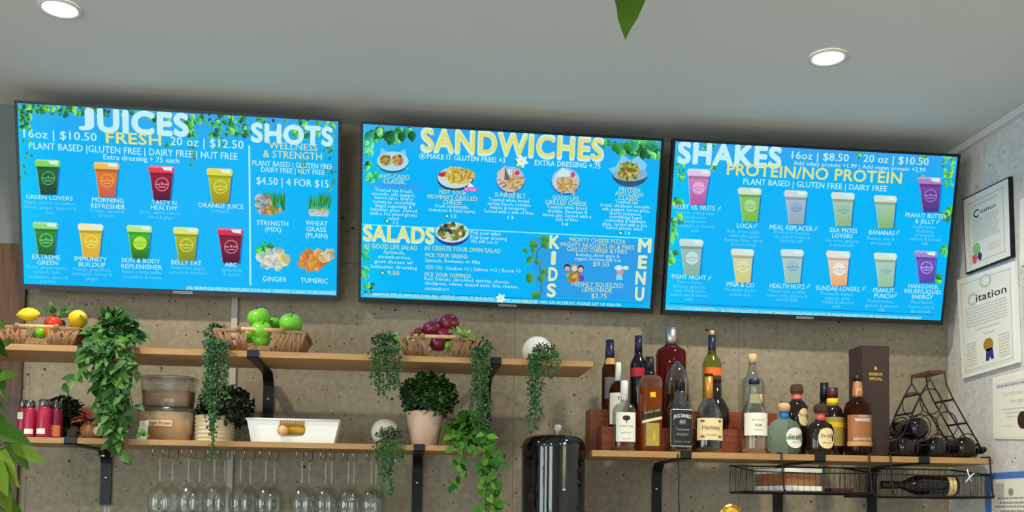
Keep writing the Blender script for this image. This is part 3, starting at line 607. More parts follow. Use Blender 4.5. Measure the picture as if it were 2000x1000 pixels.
pale = (186, 206, 190); G3 = [(1363, 365, 47, 70, (206, 140, 196), (220, 200, 232), (180, 90, 160), (230, 170, 222), 1), (1464, 400, 47, 66, (136, 196, 110), (206, 226, 196), (120, 190, 70), (170, 216, 150), 1), (1554, 405, 47, 66, (176, 190, 200), (200, 216, 220), (150, 170, 176), (140, 176, 210), 1), (1646, 409, 47, 66, (178, 204, 180), (206, 226, 214), (140, 180, 130), (150, 196, 180), 1), (1729, 414, 46, 64, (166, 204, 170), (206, 226, 214), (130, 180, 110), (150, 200, 170), 0),
      (1816, 380, 48, 68, (122, 74, 164), (170, 130, 200), (80, 56, 130), (160, 130, 200), 0), (1350, 502, 48, 70, (160, 192, 190), (200, 220, 220), (136, 180, 160), (190, 226, 226), 1), (1450, 519, 46, 66, (208, 212, 170), (222, 226, 210), (206, 204, 130), (224, 222, 176), 1), (1547, 520, 46, 66, (176, 206, 206), (206, 226, 226), (150, 196, 180), (150, 190, 204), 1), (1637, 524, 48, 68, (232, 214, 196), (226, 226, 222), (240, 166, 96), (232, 232, 228), 1), (1729, 527, 46, 66, (176, 210, 196), (210, 230, 214), (150, 196, 150), (160, 200, 190), 1), (1808, 521, 46, 62, (120, 90, 196), (160, 140, 214), (90, 70, 170), (190, 170, 230), 0)]
for k, g in enumerate(G3): S.cup(*g[:8], fill=bool(g[8]), tilt=-.35 if k == 0 else 0)
for a in [('FRUIT VS. NUTS', 1316, 1396, 405, 9), ('LOCA', 1439, 1469, 441, 9), ('MEAL REPLACER', 1503, 1587, 445, 9), ('SEA MOSS', 1620, 1674, 450, 8.5), ('LOVERS', 1625, 1665, 460.5, 8.5), ('BANANAS', 1697, 1747, 454.5, 8.5), ('PEANUT BUTTER', 1768, 1849, 421.5, 8.5), ('& JELLY', 1787, 1825, 432.5, 8.5), ('FIGHT NIGHT', 1312, 1379, 541, 8.5), ('PIÑA & CO', 1419, 1473, 556, 8.5),
          ('HEALTH NUTZ', 1503, 1572, 559, 9), ('SUNDAE LOVERS', 1593, 1678, 563.5, 9), ('PEANUT', 1705, 1746, 567, 8.5), ('PUNCH', 1707, 1743, 578, 8.5), ('HANGOVER', 1774, 1832, 559.5, 8), ('RELIEF/LIQUID', 1766, 1838, 569.5, 8), ('ENERGY', 1781, 1822, 580, 8)]: S.tx(*a, W_, .011)
for a in [('banana, mixed nuts,', 1322, 1396, 415.5), ('blueberries,', 1337, 1380, 424), ('strawberries,', 1335, 1380, 432), ('pineapple & almond', 1321, 1395, 441), ('milk', 1350, 1365, 450), ('Kale, green apple,', 1421, 1485, 452), ('mint, pineapple,', 1424, 1485, 460.5), ('banana, lime, dates', 1415, 1490, 469), ('& almond milk', 1427, 1477, 477.5), ('Blueberry, banana,', 1511, 1582, 454), ('oat, peanut butter &', 1510, 1582, 462.5), ('almond milk', 1524, 1569, 470.5),
          ('Sea moss, granola', 1612, 1677, 470), ('& almond milk', 1619, 1667, 478.5), ('Banana, oats &', 1694, 1747, 466), ('almond milk', 1700, 1741, 475), ('Peanut butter,', 1783, 1829, 443), ('blueberry,', 1789, 1824, 451), ('pineapple,', 1787, 1826, 459), ('oatmeal & almond', 1776, 1838, 467), ('milk', 1799, 1813, 475.5), ('Peanut butter,', 1323, 1374, 551), ('banana, granola,', 1315, 1379, 559.5), ('oats, black juice,', 1316, 1378, 567.5), ('mixed nuts & almond', 1309, 1383, 576), ('milk', 1337, 1353, 584),
          ('Pineapple & piña', 1415, 1477, 566), ('colada mix', 1425, 1466, 575), ('Mixed nuts, peanut', 1502, 1573, 569), ('butter, oats, granola &', 1497, 1577, 577.5), ('almond milk', 1515, 1558, 585), ('Pineapple, mango,', 1603, 1668, 573.5), ('papaya, piña', 1611, 1660, 582), ('colada & almond', 1604, 1666, 590), ('milk', 1625, 1642, 598.5), ('Peanut butter,', 1695, 1745, 588), ('granola & almond', 1689, 1752, 597), ('milk', 1714, 1728, 605), ('Mixed berries,', 1778, 1824, 590), ('banana, oats &', 1775, 1824, 599), ('almond milk', 1778, 1818, 608)]: S.tx(*a, 6.3, LB, .008, 5, 1)
for x, y in ((1406, 407), (1476, 441), (1595, 446), (1594, 447), (1754, 454), (1833, 433), (1387, 543), (1580, 559), (1688, 563), (1750, 576), (1312, 605), (1399, 607)):
    S.leaf(x-5, y+5, 13, 5, -.9, (90, 206, 230), 5, (120, 220, 236))
S.poly([(1308, 591.5), (1824, 614), (1824, 615.2), (1308, 593)], (16, 120, 176), 3)
S.poly([(1300, 596), (1800, 618.5), (1800, 626), (1300, 604)], (84, 202, 242), 1.4)
S.tx('CONTAINS NUTS', 1330, 1394, 603.5, 6, (190, 240, 236), .014, 5, 1); S.tx('ALLERGY NOTICE: SOME DRINKS CONTAIN NUTS, PLEASE INFORM US OF ANY FOOD ALLERGIES', 1407, 1798, 614.5, 6, (196, 240, 220), .014, 5, 1)
S.mb.build('screen', M['display'], tv)

# ------------------------------------------------------------------ plants
def up(px, py, d, r, z=None): return P(px, py, d)
def vine(name, label, strands, leaf, L, W, step, seed, mound=None, pot=None, spread=.02, group=None, droop=.25, mound_n=120):
    rnd = random.Random(seed)
    base = mound[0] if mound else strands[0][0]
    t = thing(name, label, 'plant', base, group)
    st = MB(); fo = MB()
    for s in strands:
        pts = [Vector(p) for p in s]; st.tube(pts, .0016, 5)
        for a, b in zip(pts, pts[1:]):
            ln = (b-a).length; n = max(1, int(ln/step)); tt = (b-a).normalized() if ln > 1e-6 else Vector((0, 0, -1))
            for k in range(n):
                p = a.lerp(b, (k+rnd.random())/n)
                off = Vector((rnd.gauss(0, 1), -abs(rnd.gauss(0, .8)), rnd.gauss(0, .35)))
                d = (off.normalized()*1.0 + tt*.5 + Vector((0, 0, -.25))).normalized()
                q = p+Vector((rnd.uniform(-1, 1), -rnd.random()*.6, 0))*spread*.5
                fo.leaf(q, d, Vector((rnd.uniform(-.5, .5), -1, rnd.uniform(.2, 1.0))), L*rnd.uniform(.65, 1.15), W*rnd.uniform(.7, 1.1), droop=droop)
    if mound:
        c, rx, ry, rz = mound
        for k in range(mound_n):
            a = rnd.uniform(0, 2*pi); zz = rnd.uniform(-.1, 1); h = math.sqrt(max(0, 1-zz*zz)); sc2 = rnd.uniform(.55, 1.0)
            v = Vector((rx*h*math.cos(a), ry*h*math.sin(a), rz*zz))*sc2
            n = Vector((v.x/rx, v.y/ry, v.z/rz)); n = n.normalized() if n.length > 1e-4 else Vector((0, 0, 1))
            d = (n + Vector((rnd.gauss(0, .6), rnd.gauss(0, .6), rnd.gauss(-.15, .5)))).normalized()
            fo.leaf(c+v*.9, d, n+Vector((0, -.3, .6)), L*rnd.uniform(.65, 1.15), W*rnd.uniform(.7, 1.1), droop=droop)
        for k in range(14):
            a = rnd.uniform(0, 2*pi); st.tube([c+Vector((0, 0, -.0)), c+Vector((rx*.4*math.cos(a), ry*.4*math.sin(a), rz*.5)), c+Vector((rx*.75*math.cos(a), ry*.75*math.sin(a), rz*.55))], .0014, 5)
    st.build('stems', M['stem'], t); fo.build('foliage', leaf, t)
    return t
def strand(pl, d0=.44, jit=0.0, seed=0):
    r = random.Random(seed); return [P(x, y, d0+r.uniform(-jit, jit)) for x, y in pl]
# a pot as a part of a plant
def pot_part(t, c, prof, m, n=32, name='pot', mtx=None): return MB().lathe(c, prof, n, mtx=mtx).build(name, m, t)

# big leafy vine spilling over both left shelves
c = P(225, 680, .33); c.z = ZU+.05
rv = random.Random(3)
ss = []
for k in range(11):
    x = 178+k*8.5; yb = (770, 800, 860, 880, 895, 900, 905, 880, 850, 800, 750)[k]
    wob = [(225+(x-225)*.5, 655), (x, 668), (x+rv.uniform(-6, 6), 700)]
    y = 730
    while y < yb: wob.append((x*.7+66+rv.uniform(-14, 14)+(4 if y < 830 else 0), y)); y += 34
    ss.append([P(wob[0][0], wob[0][1], .35)]+strand(wob[1:], .45, .02, k))
ss.append(strand([(190, 690), (172, 715), (152, 735), (126, 750)], .46)); ss.append(strand([(185, 670), (168, 690), (160, 710)], .45))
ss.append(strand([(262, 830), (278, 845), (290, 852)], .45))
v = vine('trailing_vine', 'big leafy green vine spilling from upper shelf left, past the lower shelf', ss, M['leaf_vine'], .050, .026, .0135, 5, (c, .085, .07, .075), spread=.03, mound_n=170)
pot_part(v, (c.x, c.y, ZU+.001), [(.035, 0), (.042, .04)], M['soil'])
# small-leaf string plants
def string_plant(label, mx, my, mrx, mry, strs, d, seed, ball=None, lf='string', n=230, L=.0125, zb=ZU, step=.0032):
    c = P(mx, my, d); c.z = max(c.z, zb+.02); k = SC(mx, my, d)
    t = vine('string_plant', label, [strand([(mx, my+4)] , d-.02)+strand(s, SF+.035, .006, i+seed) for i, s in enumerate(strs)], M['leaf_'+lf], L, L*.72, step, seed, (c, mrx/k, min(.07, mrx/k*.9), mry/k), spread=.018, mound_n=n)
    if ball:
        bx, by, br = ball; r = br/SC(bx, by, d-.08); q = P(bx, by, d-.08); q.z = zb+r*.97
        MB().lathe((q.x, q.y, zb+.0005), [(r*.35, 0)]+[(r*math.sin(a), r-r*math.cos(a)) for a in [pi*j/16 for j in range(3, 15)]], 32).build('round_pot', M['ceramic'], t)
    else: pot_part(t, (c.x, c.y, zb+.0005), [(.022, 0), (.028, .035)], M['soil'])
    return t
def hang(x0, x1, y0, y1, n, seed, bottom=None):
    r = random.Random(seed); out = []
    for i in range(n):
        x = x0+(x1-x0)*(i+.5)/n; ye = y1-r.random()*(y1-y0)*.45 if bottom is None else bottom[i % len(bottom)]
        out.append([(x, y0), (x+r.uniform(-3, 3), y0+20)]+[(x+r.uniform(-4, 4), y) for y in range(int(y0)+45, int(ye), 30)]+[(x+r.uniform(-3, 3), ye)])
    return out
string_plant('small-leaved string plant hanging left of the green apple basket', 420, 655, 26, 26, hang(398, 446, 668, 800, 7, 21)+[[(420, 668), (416, 760), (418, 830), (414, 900)], [(412, 668), (408, 760), (411, 840)], [(426, 668), (422, 780), (417, 850)]], .33, 22)
string_plant('small-leaved string plant hanging left of the red apple basket', 752, 670, 30, 26, hang(722, 782, 682, 778, 8, 23), .33, 24)
string_plant('small-leaved string plant hanging right of the red apple basket', 940, 685, 26, 30, hang(920, 955, 680, 850, 7, 25, (830, 760, 850, 800)), .33, 26, n=190)
string_plant('small-leaved string plant in a white round pot at upper shelf right end', 1062, 695, 32, 26, hang(1030, 1092, 692, 740, 6, 27)+hang(1034, 1056, 700, 850, 4, 28, (845, 800, 840, 820)), .33, 29, ball=(1049, 690, 29))
string_plant('small-leaved string plant in a white round pot beside the white bin', 762, 852, 30, 20, hang(730, 790, 862, 905, 5, 30)+[[(748, 866), (745, 900), (748, 975)], [(765, 866), (764, 905), (766, 968)], [(756, 866), (752, 930)]], .33, 31, ball=(752, 850, 28), zb=ZLs, n=190)
# ivy at the lower shelf's right end
c = P(915, 850, .33); c.z = ZLs+.04
ss = [[P(915, 845, .34)]+strand([(930, 858), (945, 880), (952, 930), (960, 1010)], .45, .02, 1), [P(925, 840, .34)]+strand([(950, 862), (962, 900), (968, 960), (966, 1010)], .45, .02, 2), [P(925, 840, .34)]+strand([(955, 850), (972, 880), (978, 905)], .45, .02, 3),
      [P(905, 845, .34)]+strand([(900, 868), (892, 876)], .45), [P(910, 845, .34)]+strand([(908, 870), (898, 915), (892, 955)], .44), [P(925, 835, .34)]+strand([(948, 850), (955, 940), (948, 1010)], .46, .02, 5), [P(900, 840, .34)]+strand([(882, 850), (872, 858)], .44)]
v = vine('trailing_ivy', 'bright green leafy ivy tumbling over the right end of the lower shelf', ss, M['leaf_ivy'], .040, .029, .011, 37, (c, .075, .06, .085), spread=.04, mound_n=170)
pot_part(v, (c.x, c.y, ZLs+.0005), [(.03, 0), (.038, .04)], M['soil'])
# round bushes in pots
def bush(label, px, py, rpx, rypx, d, potprof, m, lf, zb, seed, n, potx=None, L=.024, name='potted_bush', rib=False):
    cc = P(px, py, d); k = SC(px, py, d); t = thing(name, label, 'plant', (cc.x, cc.y, zb), None)
    rnd = random.Random(seed); fo = MB(); R = Vector((rpx/k, rpx/k*.95, rypx/k)); R.y = min(R.y, .10)
    for i in range(n):
        v = Vector((rnd.gauss(0, 1), rnd.gauss(0, 1), rnd.gauss(0, 1))).normalized(); q = rnd.uniform(.62, 1.0)
        p = cc+Vector((v.x*R.x, v.y*R.y, v.z*R.z))*q
        if p.z < zb+.02: continue
        dd = (v+Vector((rnd.gauss(0, .6), rnd.gauss(0, .6), rnd.gauss(0, .6)))).normalized()
        fo.leaf(p, dd, v+Vector((0, 0, .4)), L*rnd.uniform(.6, 1.1), L*.62, droop=.2)
    fo.build('foliage', M['leaf_'+lf], t)
    core = MB(); core.tube([(cc.x, cc.y, zb+.05), cc], .006, 8)
    for i in range(16):
        v = Vector((rnd.gauss(0, 1), rnd.gauss(0, 1), abs(rnd.gauss(0, .8)))).normalized(); core.tube([cc+Vector((0, 0, -.3*R.z)), cc+Vector((v.x*R.x, v.y*R.y, v.z*R.z))*.8], .0018, 5)
    core.build('stems', M['stem'], t)
    pp = [((r if isinstance(r, float) else r)/k, z/k) for r, z in potprof]
    x0 = P(potx or px, py, d).x
    MB().lathe((x0, cc.y, zb+.0005), pp, 40).build('pot', m, t)
    MB().lathe((x0, cc.y, zb), [(pp[-1][0]*.9, pp[-1][1]-.012), (.0001, pp[-1][1]-.01)], 24, cap0=False).build('soil', M['soil'], t)
    return t
M['blush'] = mat('blush_pot', (206, 178, 156), .7, var=.05); M['cream'] = mat('cream_pot', (212, 198, 164), .7, var=.05, bump=.2, nscale=90); M['sage'] = mat('sage_pot', (150, 146, 128), .7)
bush('round boxwood bush in a tapered blush pot near the ivy', 838, 775, 55, 46, .28, [(24, 0), (26, 3), (34, 48), (36, 66), (37, 68), (32, 70)], M['blush'], 'bush', ZLs, 51, 1500, potx=831, L=.021)
ribs = []
for i in range(28): ribs.append((37+(1.6 if i % 4 in (1, 2) else 0)+i*.05, i*2.0+.4))
bush('dark green bush in a ribbed cream pot, beside the clear tubs', 440, 795, 55, 42, .26, ribs, M['cream'], 'dark', ZLs, 52, 800, potx=421, name='potted_plant')
bush('dark green plant in a pale grey pot behind the pink jars', 127, 812, 36, 40, .22, [(14, 0), (20, 20), (19, 40), (15, 52)], M['sage'], 'dark', ZLs, 53, 500, potx=138, name='potted_plant')
bush('dark green plant on the upper shelf cut by the left edge', -12, 660, 18, 30, .3, [(12, 0), (15, 22)], M['soil'], 'dark', ZU, 54, 300, name='potted_plant', L=.03)
# autumn leaves in a squat terracotta pot
t = thing('autumn_arrangement', 'orange and brown dried leaves in a squat pot behind the big vine', 'dried plant', tuple(P(182, 850, .3)[:2])+(ZLs,))
o0 = Vector((P(182, 850, .3).x, -.3, ZLs))
MB().lathe(o0, [(.026, .0005), (.04, .02), (.042, .04), (.03, .058)], 32).build('pot', mat('ochre_pot', (150, 104, 58), .6), t)
lf = MB(); r = random.Random(4)
for i in range(26):
    a = r.uniform(0, 2*pi); lf.leaf(o0+Vector((.02*math.cos(a), .02*math.sin(a), .05+r.random()*.03)), (math.cos(a), math.sin(a), r.uniform(-.1, .9)), (0, -.2, 1), .055, .035)
lf.build('dried_leaves', mat('dried_leaf', (176, 96, 40), .6, island=.5), t)
q = MB(); q.ball(P(198, 828, .34), .012, .010, .016); q.ball(P(193, 842, .34), .018, .014, .018); q.build('cream_gourd', M['cream'], t)

# ------------------------------------------------------------------ fruit baskets
def basket(label, xl, xr, ytop, d, seed):
    x0 = P(xl, 670, d-.02).x; x1 = P(xr, 670, d-.02).x; cx = (x0+x1)/2; w = (x1-x0)/2; h = P(0.5*(xl+xr), ytop, d+.08).z-ZU; dp = .085
    t = thing('fruit_basket', label, 'basket', (cx, -d, ZU), 'twig fruit baskets'); rnd = random.Random(seed)
    z0 = ZU+.003; tw = MB(); wb, db = w*.80, dp*.8
    def rim(u):                              # perimeter parameter 0..1 -> (sx, sy)
        q = u*4; k = int(q) % 4; f = (q-int(q))*2-1
        return [(f, -1), (1, f), (-f, 1), (-1, -f)][k]
    n = 190
    for i in range(n):
        sx, sy = rim((i+.5)/n); longside = abs(sy) == 1
        top = .84+.04*math.sin(i*1.7)
        if longside and abs(sx) < .36: top = .22 if abs(sx) < .31 else .8
        a = Vector((cx+sx*wb, -d+sy*db, z0)); bt = Vector((cx+sx*w, -d+sy*dp, z0+h*.92))
        ln = rnd.choice((-1, 1))*rnd.uniform(.006, .022); ax = Vector((1, 0, 0)) if longside else Vector((0, 1, 0))
        e = a.lerp(bt, top)+ax*ln
        mid = a.lerp(bt, top*.5)+ax*(ln*.3+rnd.uniform(-.005, .005))+Vector((0, sy*.004 if longside else 0, 0))
        rr = rnd.uniform(.0040, .0062); tw.tube([a, mid, e], [rr, rr*1.05, rr*.8], 6)
    for sgn in (-1, 1):                      # twisted rim along the long sides, broken by the handle opening
        for a0, a1 in ((-1, -.34), (.34, 1)):
            for k in range(2):
                tw.tube([Vector((cx+w*(a0+(a1-a0)*j/10), -d+sgn*dp*.97, z0+h*.83+.0035*math.sin(j*1.7+k*pi))) for j in range(11)], .0048, 6)
        tw.tube([Vector((cx+w*.62*(j/10*2-1)*.55, -d+sgn*(db+(dp-db)*.2), z0+h*.22+.002*math.sin(j*2))) for j in range(11)], .0045, 6)
    for lvl, fr in ((.02, .0), (.16, .14)):
        for k in range(2):
            pts = [Vector((cx+sx*(wb+(w-wb)*fr), -d+sy*(db+(dp-db)*fr), z0+h*lvl+.004+.003*math.sin(20*pi*u/1+k*pi))) for u, (sx, sy) in [(j/64, rim(j/64)) for j in range(65)]]
            tw.tube(pts, .0045, 6)
    for sgn in (-1, 1):                      # thick twisted rolls along the short rims and beside the openings
        for k in range(3):
            pts = [Vector((cx+sgn*(w*.99), -d+dp*(j/8*2-1), z0+h*.80+.006*math.sin(j*1.6+k*2.1))) for j in range(9)]; tw.tube(pts, .005, 6)
    tw.build('woven_body', M['twig'], t)
    MB().box((cx-wb, -d-db, ZU+.0005), (cx+wb, -d+db, ZU+.005)).build('base', M['dowel'], t)
    for sy in (-1, 1):
        hd = MB(); yy = -d+sy*dp*.98
        hd.tube([(cx-w*.52, yy, z0+h*.90), (cx+w*.52, yy, z0+h*.90)], .0068, 10)
        hd.build('handle', M['dowel'], t)
        for sx in (-1, 1):
            kk = MB(); kk.ball((cx+sx*w*.47, yy, z0+h*.90), .011, .011, .011, 14); kk.build('handle_binding', M['twig'], t)
    return Vector((cx, -d, ZU+.008)), w, h
B1 = basket('twig basket holding yellow fruit at the left end of upper shelf', 12, 172, 636, .28, 1)
B2 = basket('twig basket filled with green apples', 428, 604, 641, .28, 2)
B3 = basket('twig basket filled with dark red apples', 785, 932, 655, .28, 3)
def apple(name, label, cat, p, r, m, group, stem=True, el=1.0, tilt=(0, 0)):
    mt = Matrix.Rotation(tilt[0], 3, 'X') @ Matrix.Rotation(tilt[1], 3, 'Y')
    prof = []
    for k in range(17):
        a = -pi/2+pi*k/16; rr = r*math.cos(a)*(1+.08*math.sin(a)); zz = r*el*math.sin(a)*.92
        if k == 16: rr = .0003
        if k == 0: rr = .0003
        zz -= .28*r*math.exp(-(rr/(.30*r))**2)*(1 if a > 0 else -.5)
        prof.append((rr, zz))
    o = thing(name, label, cat, p, group)
    MB().lathe(p, prof, 28, mtx=mt, cap0=False, cap1=False).build('flesh', m, o)
    if stem: MB().tube([p+mt @ Vector((0, 0, r*.62)), p+mt @ Vector((r*.06, 0, r*.85)), p+mt @ Vector((r*.16, 0, r*1.08))], [.0016, .0013, .002], 6).build('stem', M['soil'], o)
    return o
def fr(px, py, d): return P(px, py, d)
M['gapple'] = mat('green_apple', (112, 190, 46), .28, var=.12, nscale=30, spec=.5); M['rapple'] = mat('red_apple', (112, 26, 48), .25, var=.2, nscale=30); M['yfruit'] = mat('yellow_fruit', (232, 188, 40), .35, var=.08)
M['orange'] = mat('orange_fruit', (220, 120, 40), .45, var=.06, bump=.2, nscale=200); M['tomato'] = mat('red_tomato', (200, 52, 34), .25, var=.05); M['ylemon'] = mat('lemon_skin', (240, 206, 46), .4, bump=.2, nscale=160, var=.05)
ga = 'green apples in the middle basket'
for px, py, r, d, lb, tl in [(506, 622, 23, .30, 'green apple highest at the left of the apple pile', (.3, -.3)), (568, 633, 23, .30, 'green apple at the right of the pile, its stem showing', (.5, .1)), (511, 646, 21, .335, 'green apple in front, just above the basket handle', (.5, .2)), (535, 632, 14, .24, 'small green apple at the back between the two larger ones', (0, 0)),
                             (510, 664, 18, .325, 'green apple seen through the basket handle opening', (.2, .2)), (487, 657, 16, .30, 'green apple low at the left inside the apple basket', (0, 0)), (562, 661, 17, .29, 'green apple low at the right inside the apple basket', (0, 0))]:
    apple('green_apple', lb, 'apple', fr(px, py, d), r/SC(px, py, d), M['gapple'], ga, tilt=tl)
ra = 'dark red apples in the right basket'
for px, py, r, d, lb, tl in [(877, 631, 20, .29, 'dark red apple on top of the pile in the right basket', (1.0, .5)), (845, 643, 20, .29, 'dark red apple left of the topmost one', (.3, -.4)), (868, 655, 18, .30, 'dark red apple below the topmost, behind the basket handle', (.2, 0)), (856, 672, 17, .32, 'dark red apple seen through the handle opening of its basket', (0, 0))]:
    apple('red_apple', lb, 'apple', fr(px, py, d), r/SC(px, py, d), M['rapple'], ra, tilt=tl)
apple('plum', 'small dark plum at the left of the red apples', 'plum', fr(819, 650, .29), 11/SC(819, 650, .29), M['rapple'], 'plums'); apple('plum', 'tiny dark plum above the left end of the red apple basket', 'plum', fr(811, 655, .31), 9/SC(811, 655, .3), M['rapple'], 'plums')
apple('green_apple', 'small green fruit in the handle opening of the red apple basket', 'apple', fr(874, 675, .325), 9/SC(874, 675, .3), M['gapple'], 'small green fruit', stem=False)
def lemon(label, px, py, rx, ry, d, rotz, m, name='lemon', cat='lemon'):
    p = fr(px, py, d); k = SC(px, py, d); o = thing(name, label, cat, p, None)
    prof = [(.0002, -1.12), (.10, -1.08), (.2, -.98), (.55, -.78), (.86, -.42), (1, 0), (.9, .4), (.6, .76), (.22, .97), (.11, 1.07), (.0002, 1.1)]
    mt = Matrix.Rotation(rotz, 3, 'Z') @ Matrix.Rotation(pi/2-.12, 3, 'Y')
    MB().lathe(p, [(a*ry/k, z*rx/k) for a, z in prof], 26, mtx=mt, cap0=False, cap1=False).build('rind', m, o)
    MB().ball(p+mt @ Vector((0, 0, rx/k*1.08)), .003).build('stalk_scar', M['soil'], o); return o
lemon('yellow lemon at the left of the fruit basket', 56, 614, 21, 14, .30, .2, M['ylemon'])
lemon('large yellow mango with a dark stalk end, right in the fruit basket', 152, 624, 26, 19, .31, -1.1, M['yfruit'], 'mango', 'mango')
apple('tomato', 'red tomato between the yellow fruits', 'tomato', fr(104, 632, .29), 17/SC(104, 632, .29), M['tomato'], None)
apple('orange', 'orange seen through the handle opening of the left basket', 'orange', fr(101, 648, .315), 16/SC(101, 648, .3), M['orange'], None, stem=False)
apple('green_apple', 'green fruit seen through the handle opening beside the orange', 'apple', fr(79, 650, .315), 13/SC(79, 650, .3), M['gapple'], 'small green fruit')
apple('orange', 'orange hidden low at the right end of the left basket', 'orange', fr(140, 650, .29), 16/SC(140, 650, .3), M['orange'], None, stem=False)
def sprig(label, p, n, L, lf, seed, spread=.03, dirv=(0, 0, 1)):
    r = random.Random(seed); o = thing('leaf_sprig', label, 'leaves', p, None); f = MB(); s_ = MB()
    for i in range(n):
        v = (Vector(dirv)+Vector((r.gauss(0, .7), r.gauss(0, .5), r.gauss(0, .4)))).normalized(); q = p+v*spread*r.random()
        s_.tube([p, q], .0012, 5); f.leaf(q, v, (0, -1, .4), L*r.uniform(.6, 1.1), L*.55)
    s_.build('stalks', M['stem'], o); f.build('leaves', M['leaf_'+lf], o)
sprig('dark green leaves standing behind the tomato', P(112, 622, .25), 16, .035, 'vine', 61, .05, (.4, 0, .6))
sprig('pale green leafy sprig at the right of the red apples', P(903, 668, .34), 34, .022, 'lime', 62, .05, (0, -.3, .5))
sprig('pale green leafy sprig at the left end of the red apple basket', P(787, 672, .34), 26, .02, 'lime', 63, .045, (-.2, -.3, .2))

# ------------------------------------------------------------------ lower shelf: jars, tubs, bin
M['pink'] = mat('pink_drink', (166, 30, 66), .3, var=.06); M['magenta'] = mat('dark_magenta_drink', (112, 18, 50), .3, var=.06); M['cap'] = thin_glass('clear_cap', (150, 150, 150), .2, .05)
def jar(label, px, w, ytop, d, m, lab=None):
    k = SC(px, 820, d); x = P(px, 820, d).x; r = w/2/k; h = P(px, ytop, d).z-ZLs
    o = thing('drink_jar', label, 'jar', (x, -d, ZLs), 'pink drink jars')
    MB().lathe((x, -d, ZLs+.0005), [(r*.9, 0), (r, .006), (r, h*.66), (r*.86, h*.76), (r*.8, h*.80)], 28).build('jar_body', m, o)
    MB().lathe((x, -d, ZLs+.001), [(r*.72, h*.80), (r*.78, h*.82), (r*.78, h*.97), (r*.7, h)], 28).build('clear_cap', M['cap'], o)
    for (v0, v1, a0, a1, mm) in (lab or []):
        MB().lathe((x, -d, ZLs), [(r*1.015, h*v0), (r*1.015, h*v1)], 10, a0=a0, a1=a1, cap0=False, cap1=False).build('label', mm, o)
jl = -pi/2; M['olab'] = mat('orange_label', (206, 110, 70), .6)
jar('pink drink jar partly hidden at the far left of its row', 45, 22, 782, .30, M['pink'], [(.50, .68, jl-.9, jl+.3, M['paper'])])
jar('pink drink jar with a small white label, standing at the front left', 58, 25, 783, .35, M['pink'], [(.10, .24, jl-.5, jl+.9, M['paper'])])
jar('bright pink drink jar with a white label left of the dark plant', 86, 28, 781, .36, M['pink'], [(.10, .24, jl-.9, jl+.5, M['paper'])])
jar('dark magenta drink jar with an orange label', 110, 24, 785, .33, M['magenta'], [(.06, .36, jl-1.0, jl+1.0, M['olab'])])
def flat_text(st, org, ux, uz, h, wmax, mb, bold=.01, m=0, cx=True):
    vs, fs, a, b = text_geo(st, bold, 3); k = h/CAPH; kx = min(k, wmax/max(b-a, 1e-6))
    mb.add([org+ux*((x-(a+b)/2)*kx)+uz*((y/CAPH-.5)*h) for x, y in vs], fs, m, False)
M['ink'] = mat('black_ink', (40, 36, 34), .6, var=0); M['powder'] = mat('beige_powder', (216, 182, 146), .9, var=.05); M['powder2'] = mat('tan_powder', (192, 160, 136), .9, var=.05)
def tub(label, px, wt, wb, z0, h, d, fill, m, lab=None):
    k = SC(px, 820, d); x = P(px, 820, d).x; rt, rb = wt/2/k, wb/2/k; e = 3.4
    o = thing('storage_tub', label, 'container', (x, -d, z0), 'clear storage tubs'); ry = .72
    MB().lathe((x, -d, z0+.001), [(rb, 0), (rb+(rt-rb)*.9, h*.88), (rt, h*.9), (rt, h*.93)], 40, e=e, ry=ry).build('tub_wall', M['clearpl'], o)
    MB().lathe((x, -d, z0+.001), [(rt*1.02, h*.91), (rt*1.03, h*.97), (rt*.9, h*.975), (rt*.88, h*.999)], 40, e=e, ry=ry).build('lid', M['clearpl'], o)
    MB().lathe((x, -d, z0+.003), [(rb*.975, 0), ((rb+(rt-rb)*fill)*.975, h*fill*.9)], 40, e=e, ry=ry).build('powder', m, o)
    if lab:
        lb = MB(); y = -d-rt*ry*1.006; q = MB(); zc = z0+h*.52
        lb.box((x-.05, y-.003, zc-.010), (x+.035, y-.0022, zc+.010)); lb.build('label', mat('tape_label', (222, 192, 160), .6), o)
        flat_text(lab, Vector((x-.008, y-.0036, zc)), Vector((1, 0, 0)), Vector((0, 0, 1)), .010, .078, q); q.build('label_lettering', M['ink'], o)
    return o
hz1 = P(326, 797, .27).z-ZLs
tub('clear lower tub full of beige powder with a small label', 326, 114, 100, ZLs, hz1, .265, .93, M['powder'], 'Vegan Protein')
tub('clear upper tub half full of tan powder, standing on the lower tub', 328, 108, 96, ZLs+hz1+.001, P(328, 737, .27).z-ZLs-hz1, .265, .55, M['powder2'])
wb_ = thing('white_card', 'small white card leaning at the left of the clear tubs', 'card', tuple(P(280, 850, .375)[:2])+(ZLs,))
a = P(280, 850, .375); MB().hexa([(a.x-.018, a.y, ZLs+.0005), (a.x+.012, a.y-.006, ZLs+.0005), (a.x+.012, a.y, ZLs+.0005), (a.x-.018, a.y+.005, ZLs+.0005), (a.x-.018, a.y+.02, ZLs+.066), (a.x+.012, a.y+.014, ZLs+.066), (a.x+.012, a.y+.019, ZLs+.066), (a.x-.018, a.y+.025, ZLs+.066)]).build('card', M['white'], wb_)
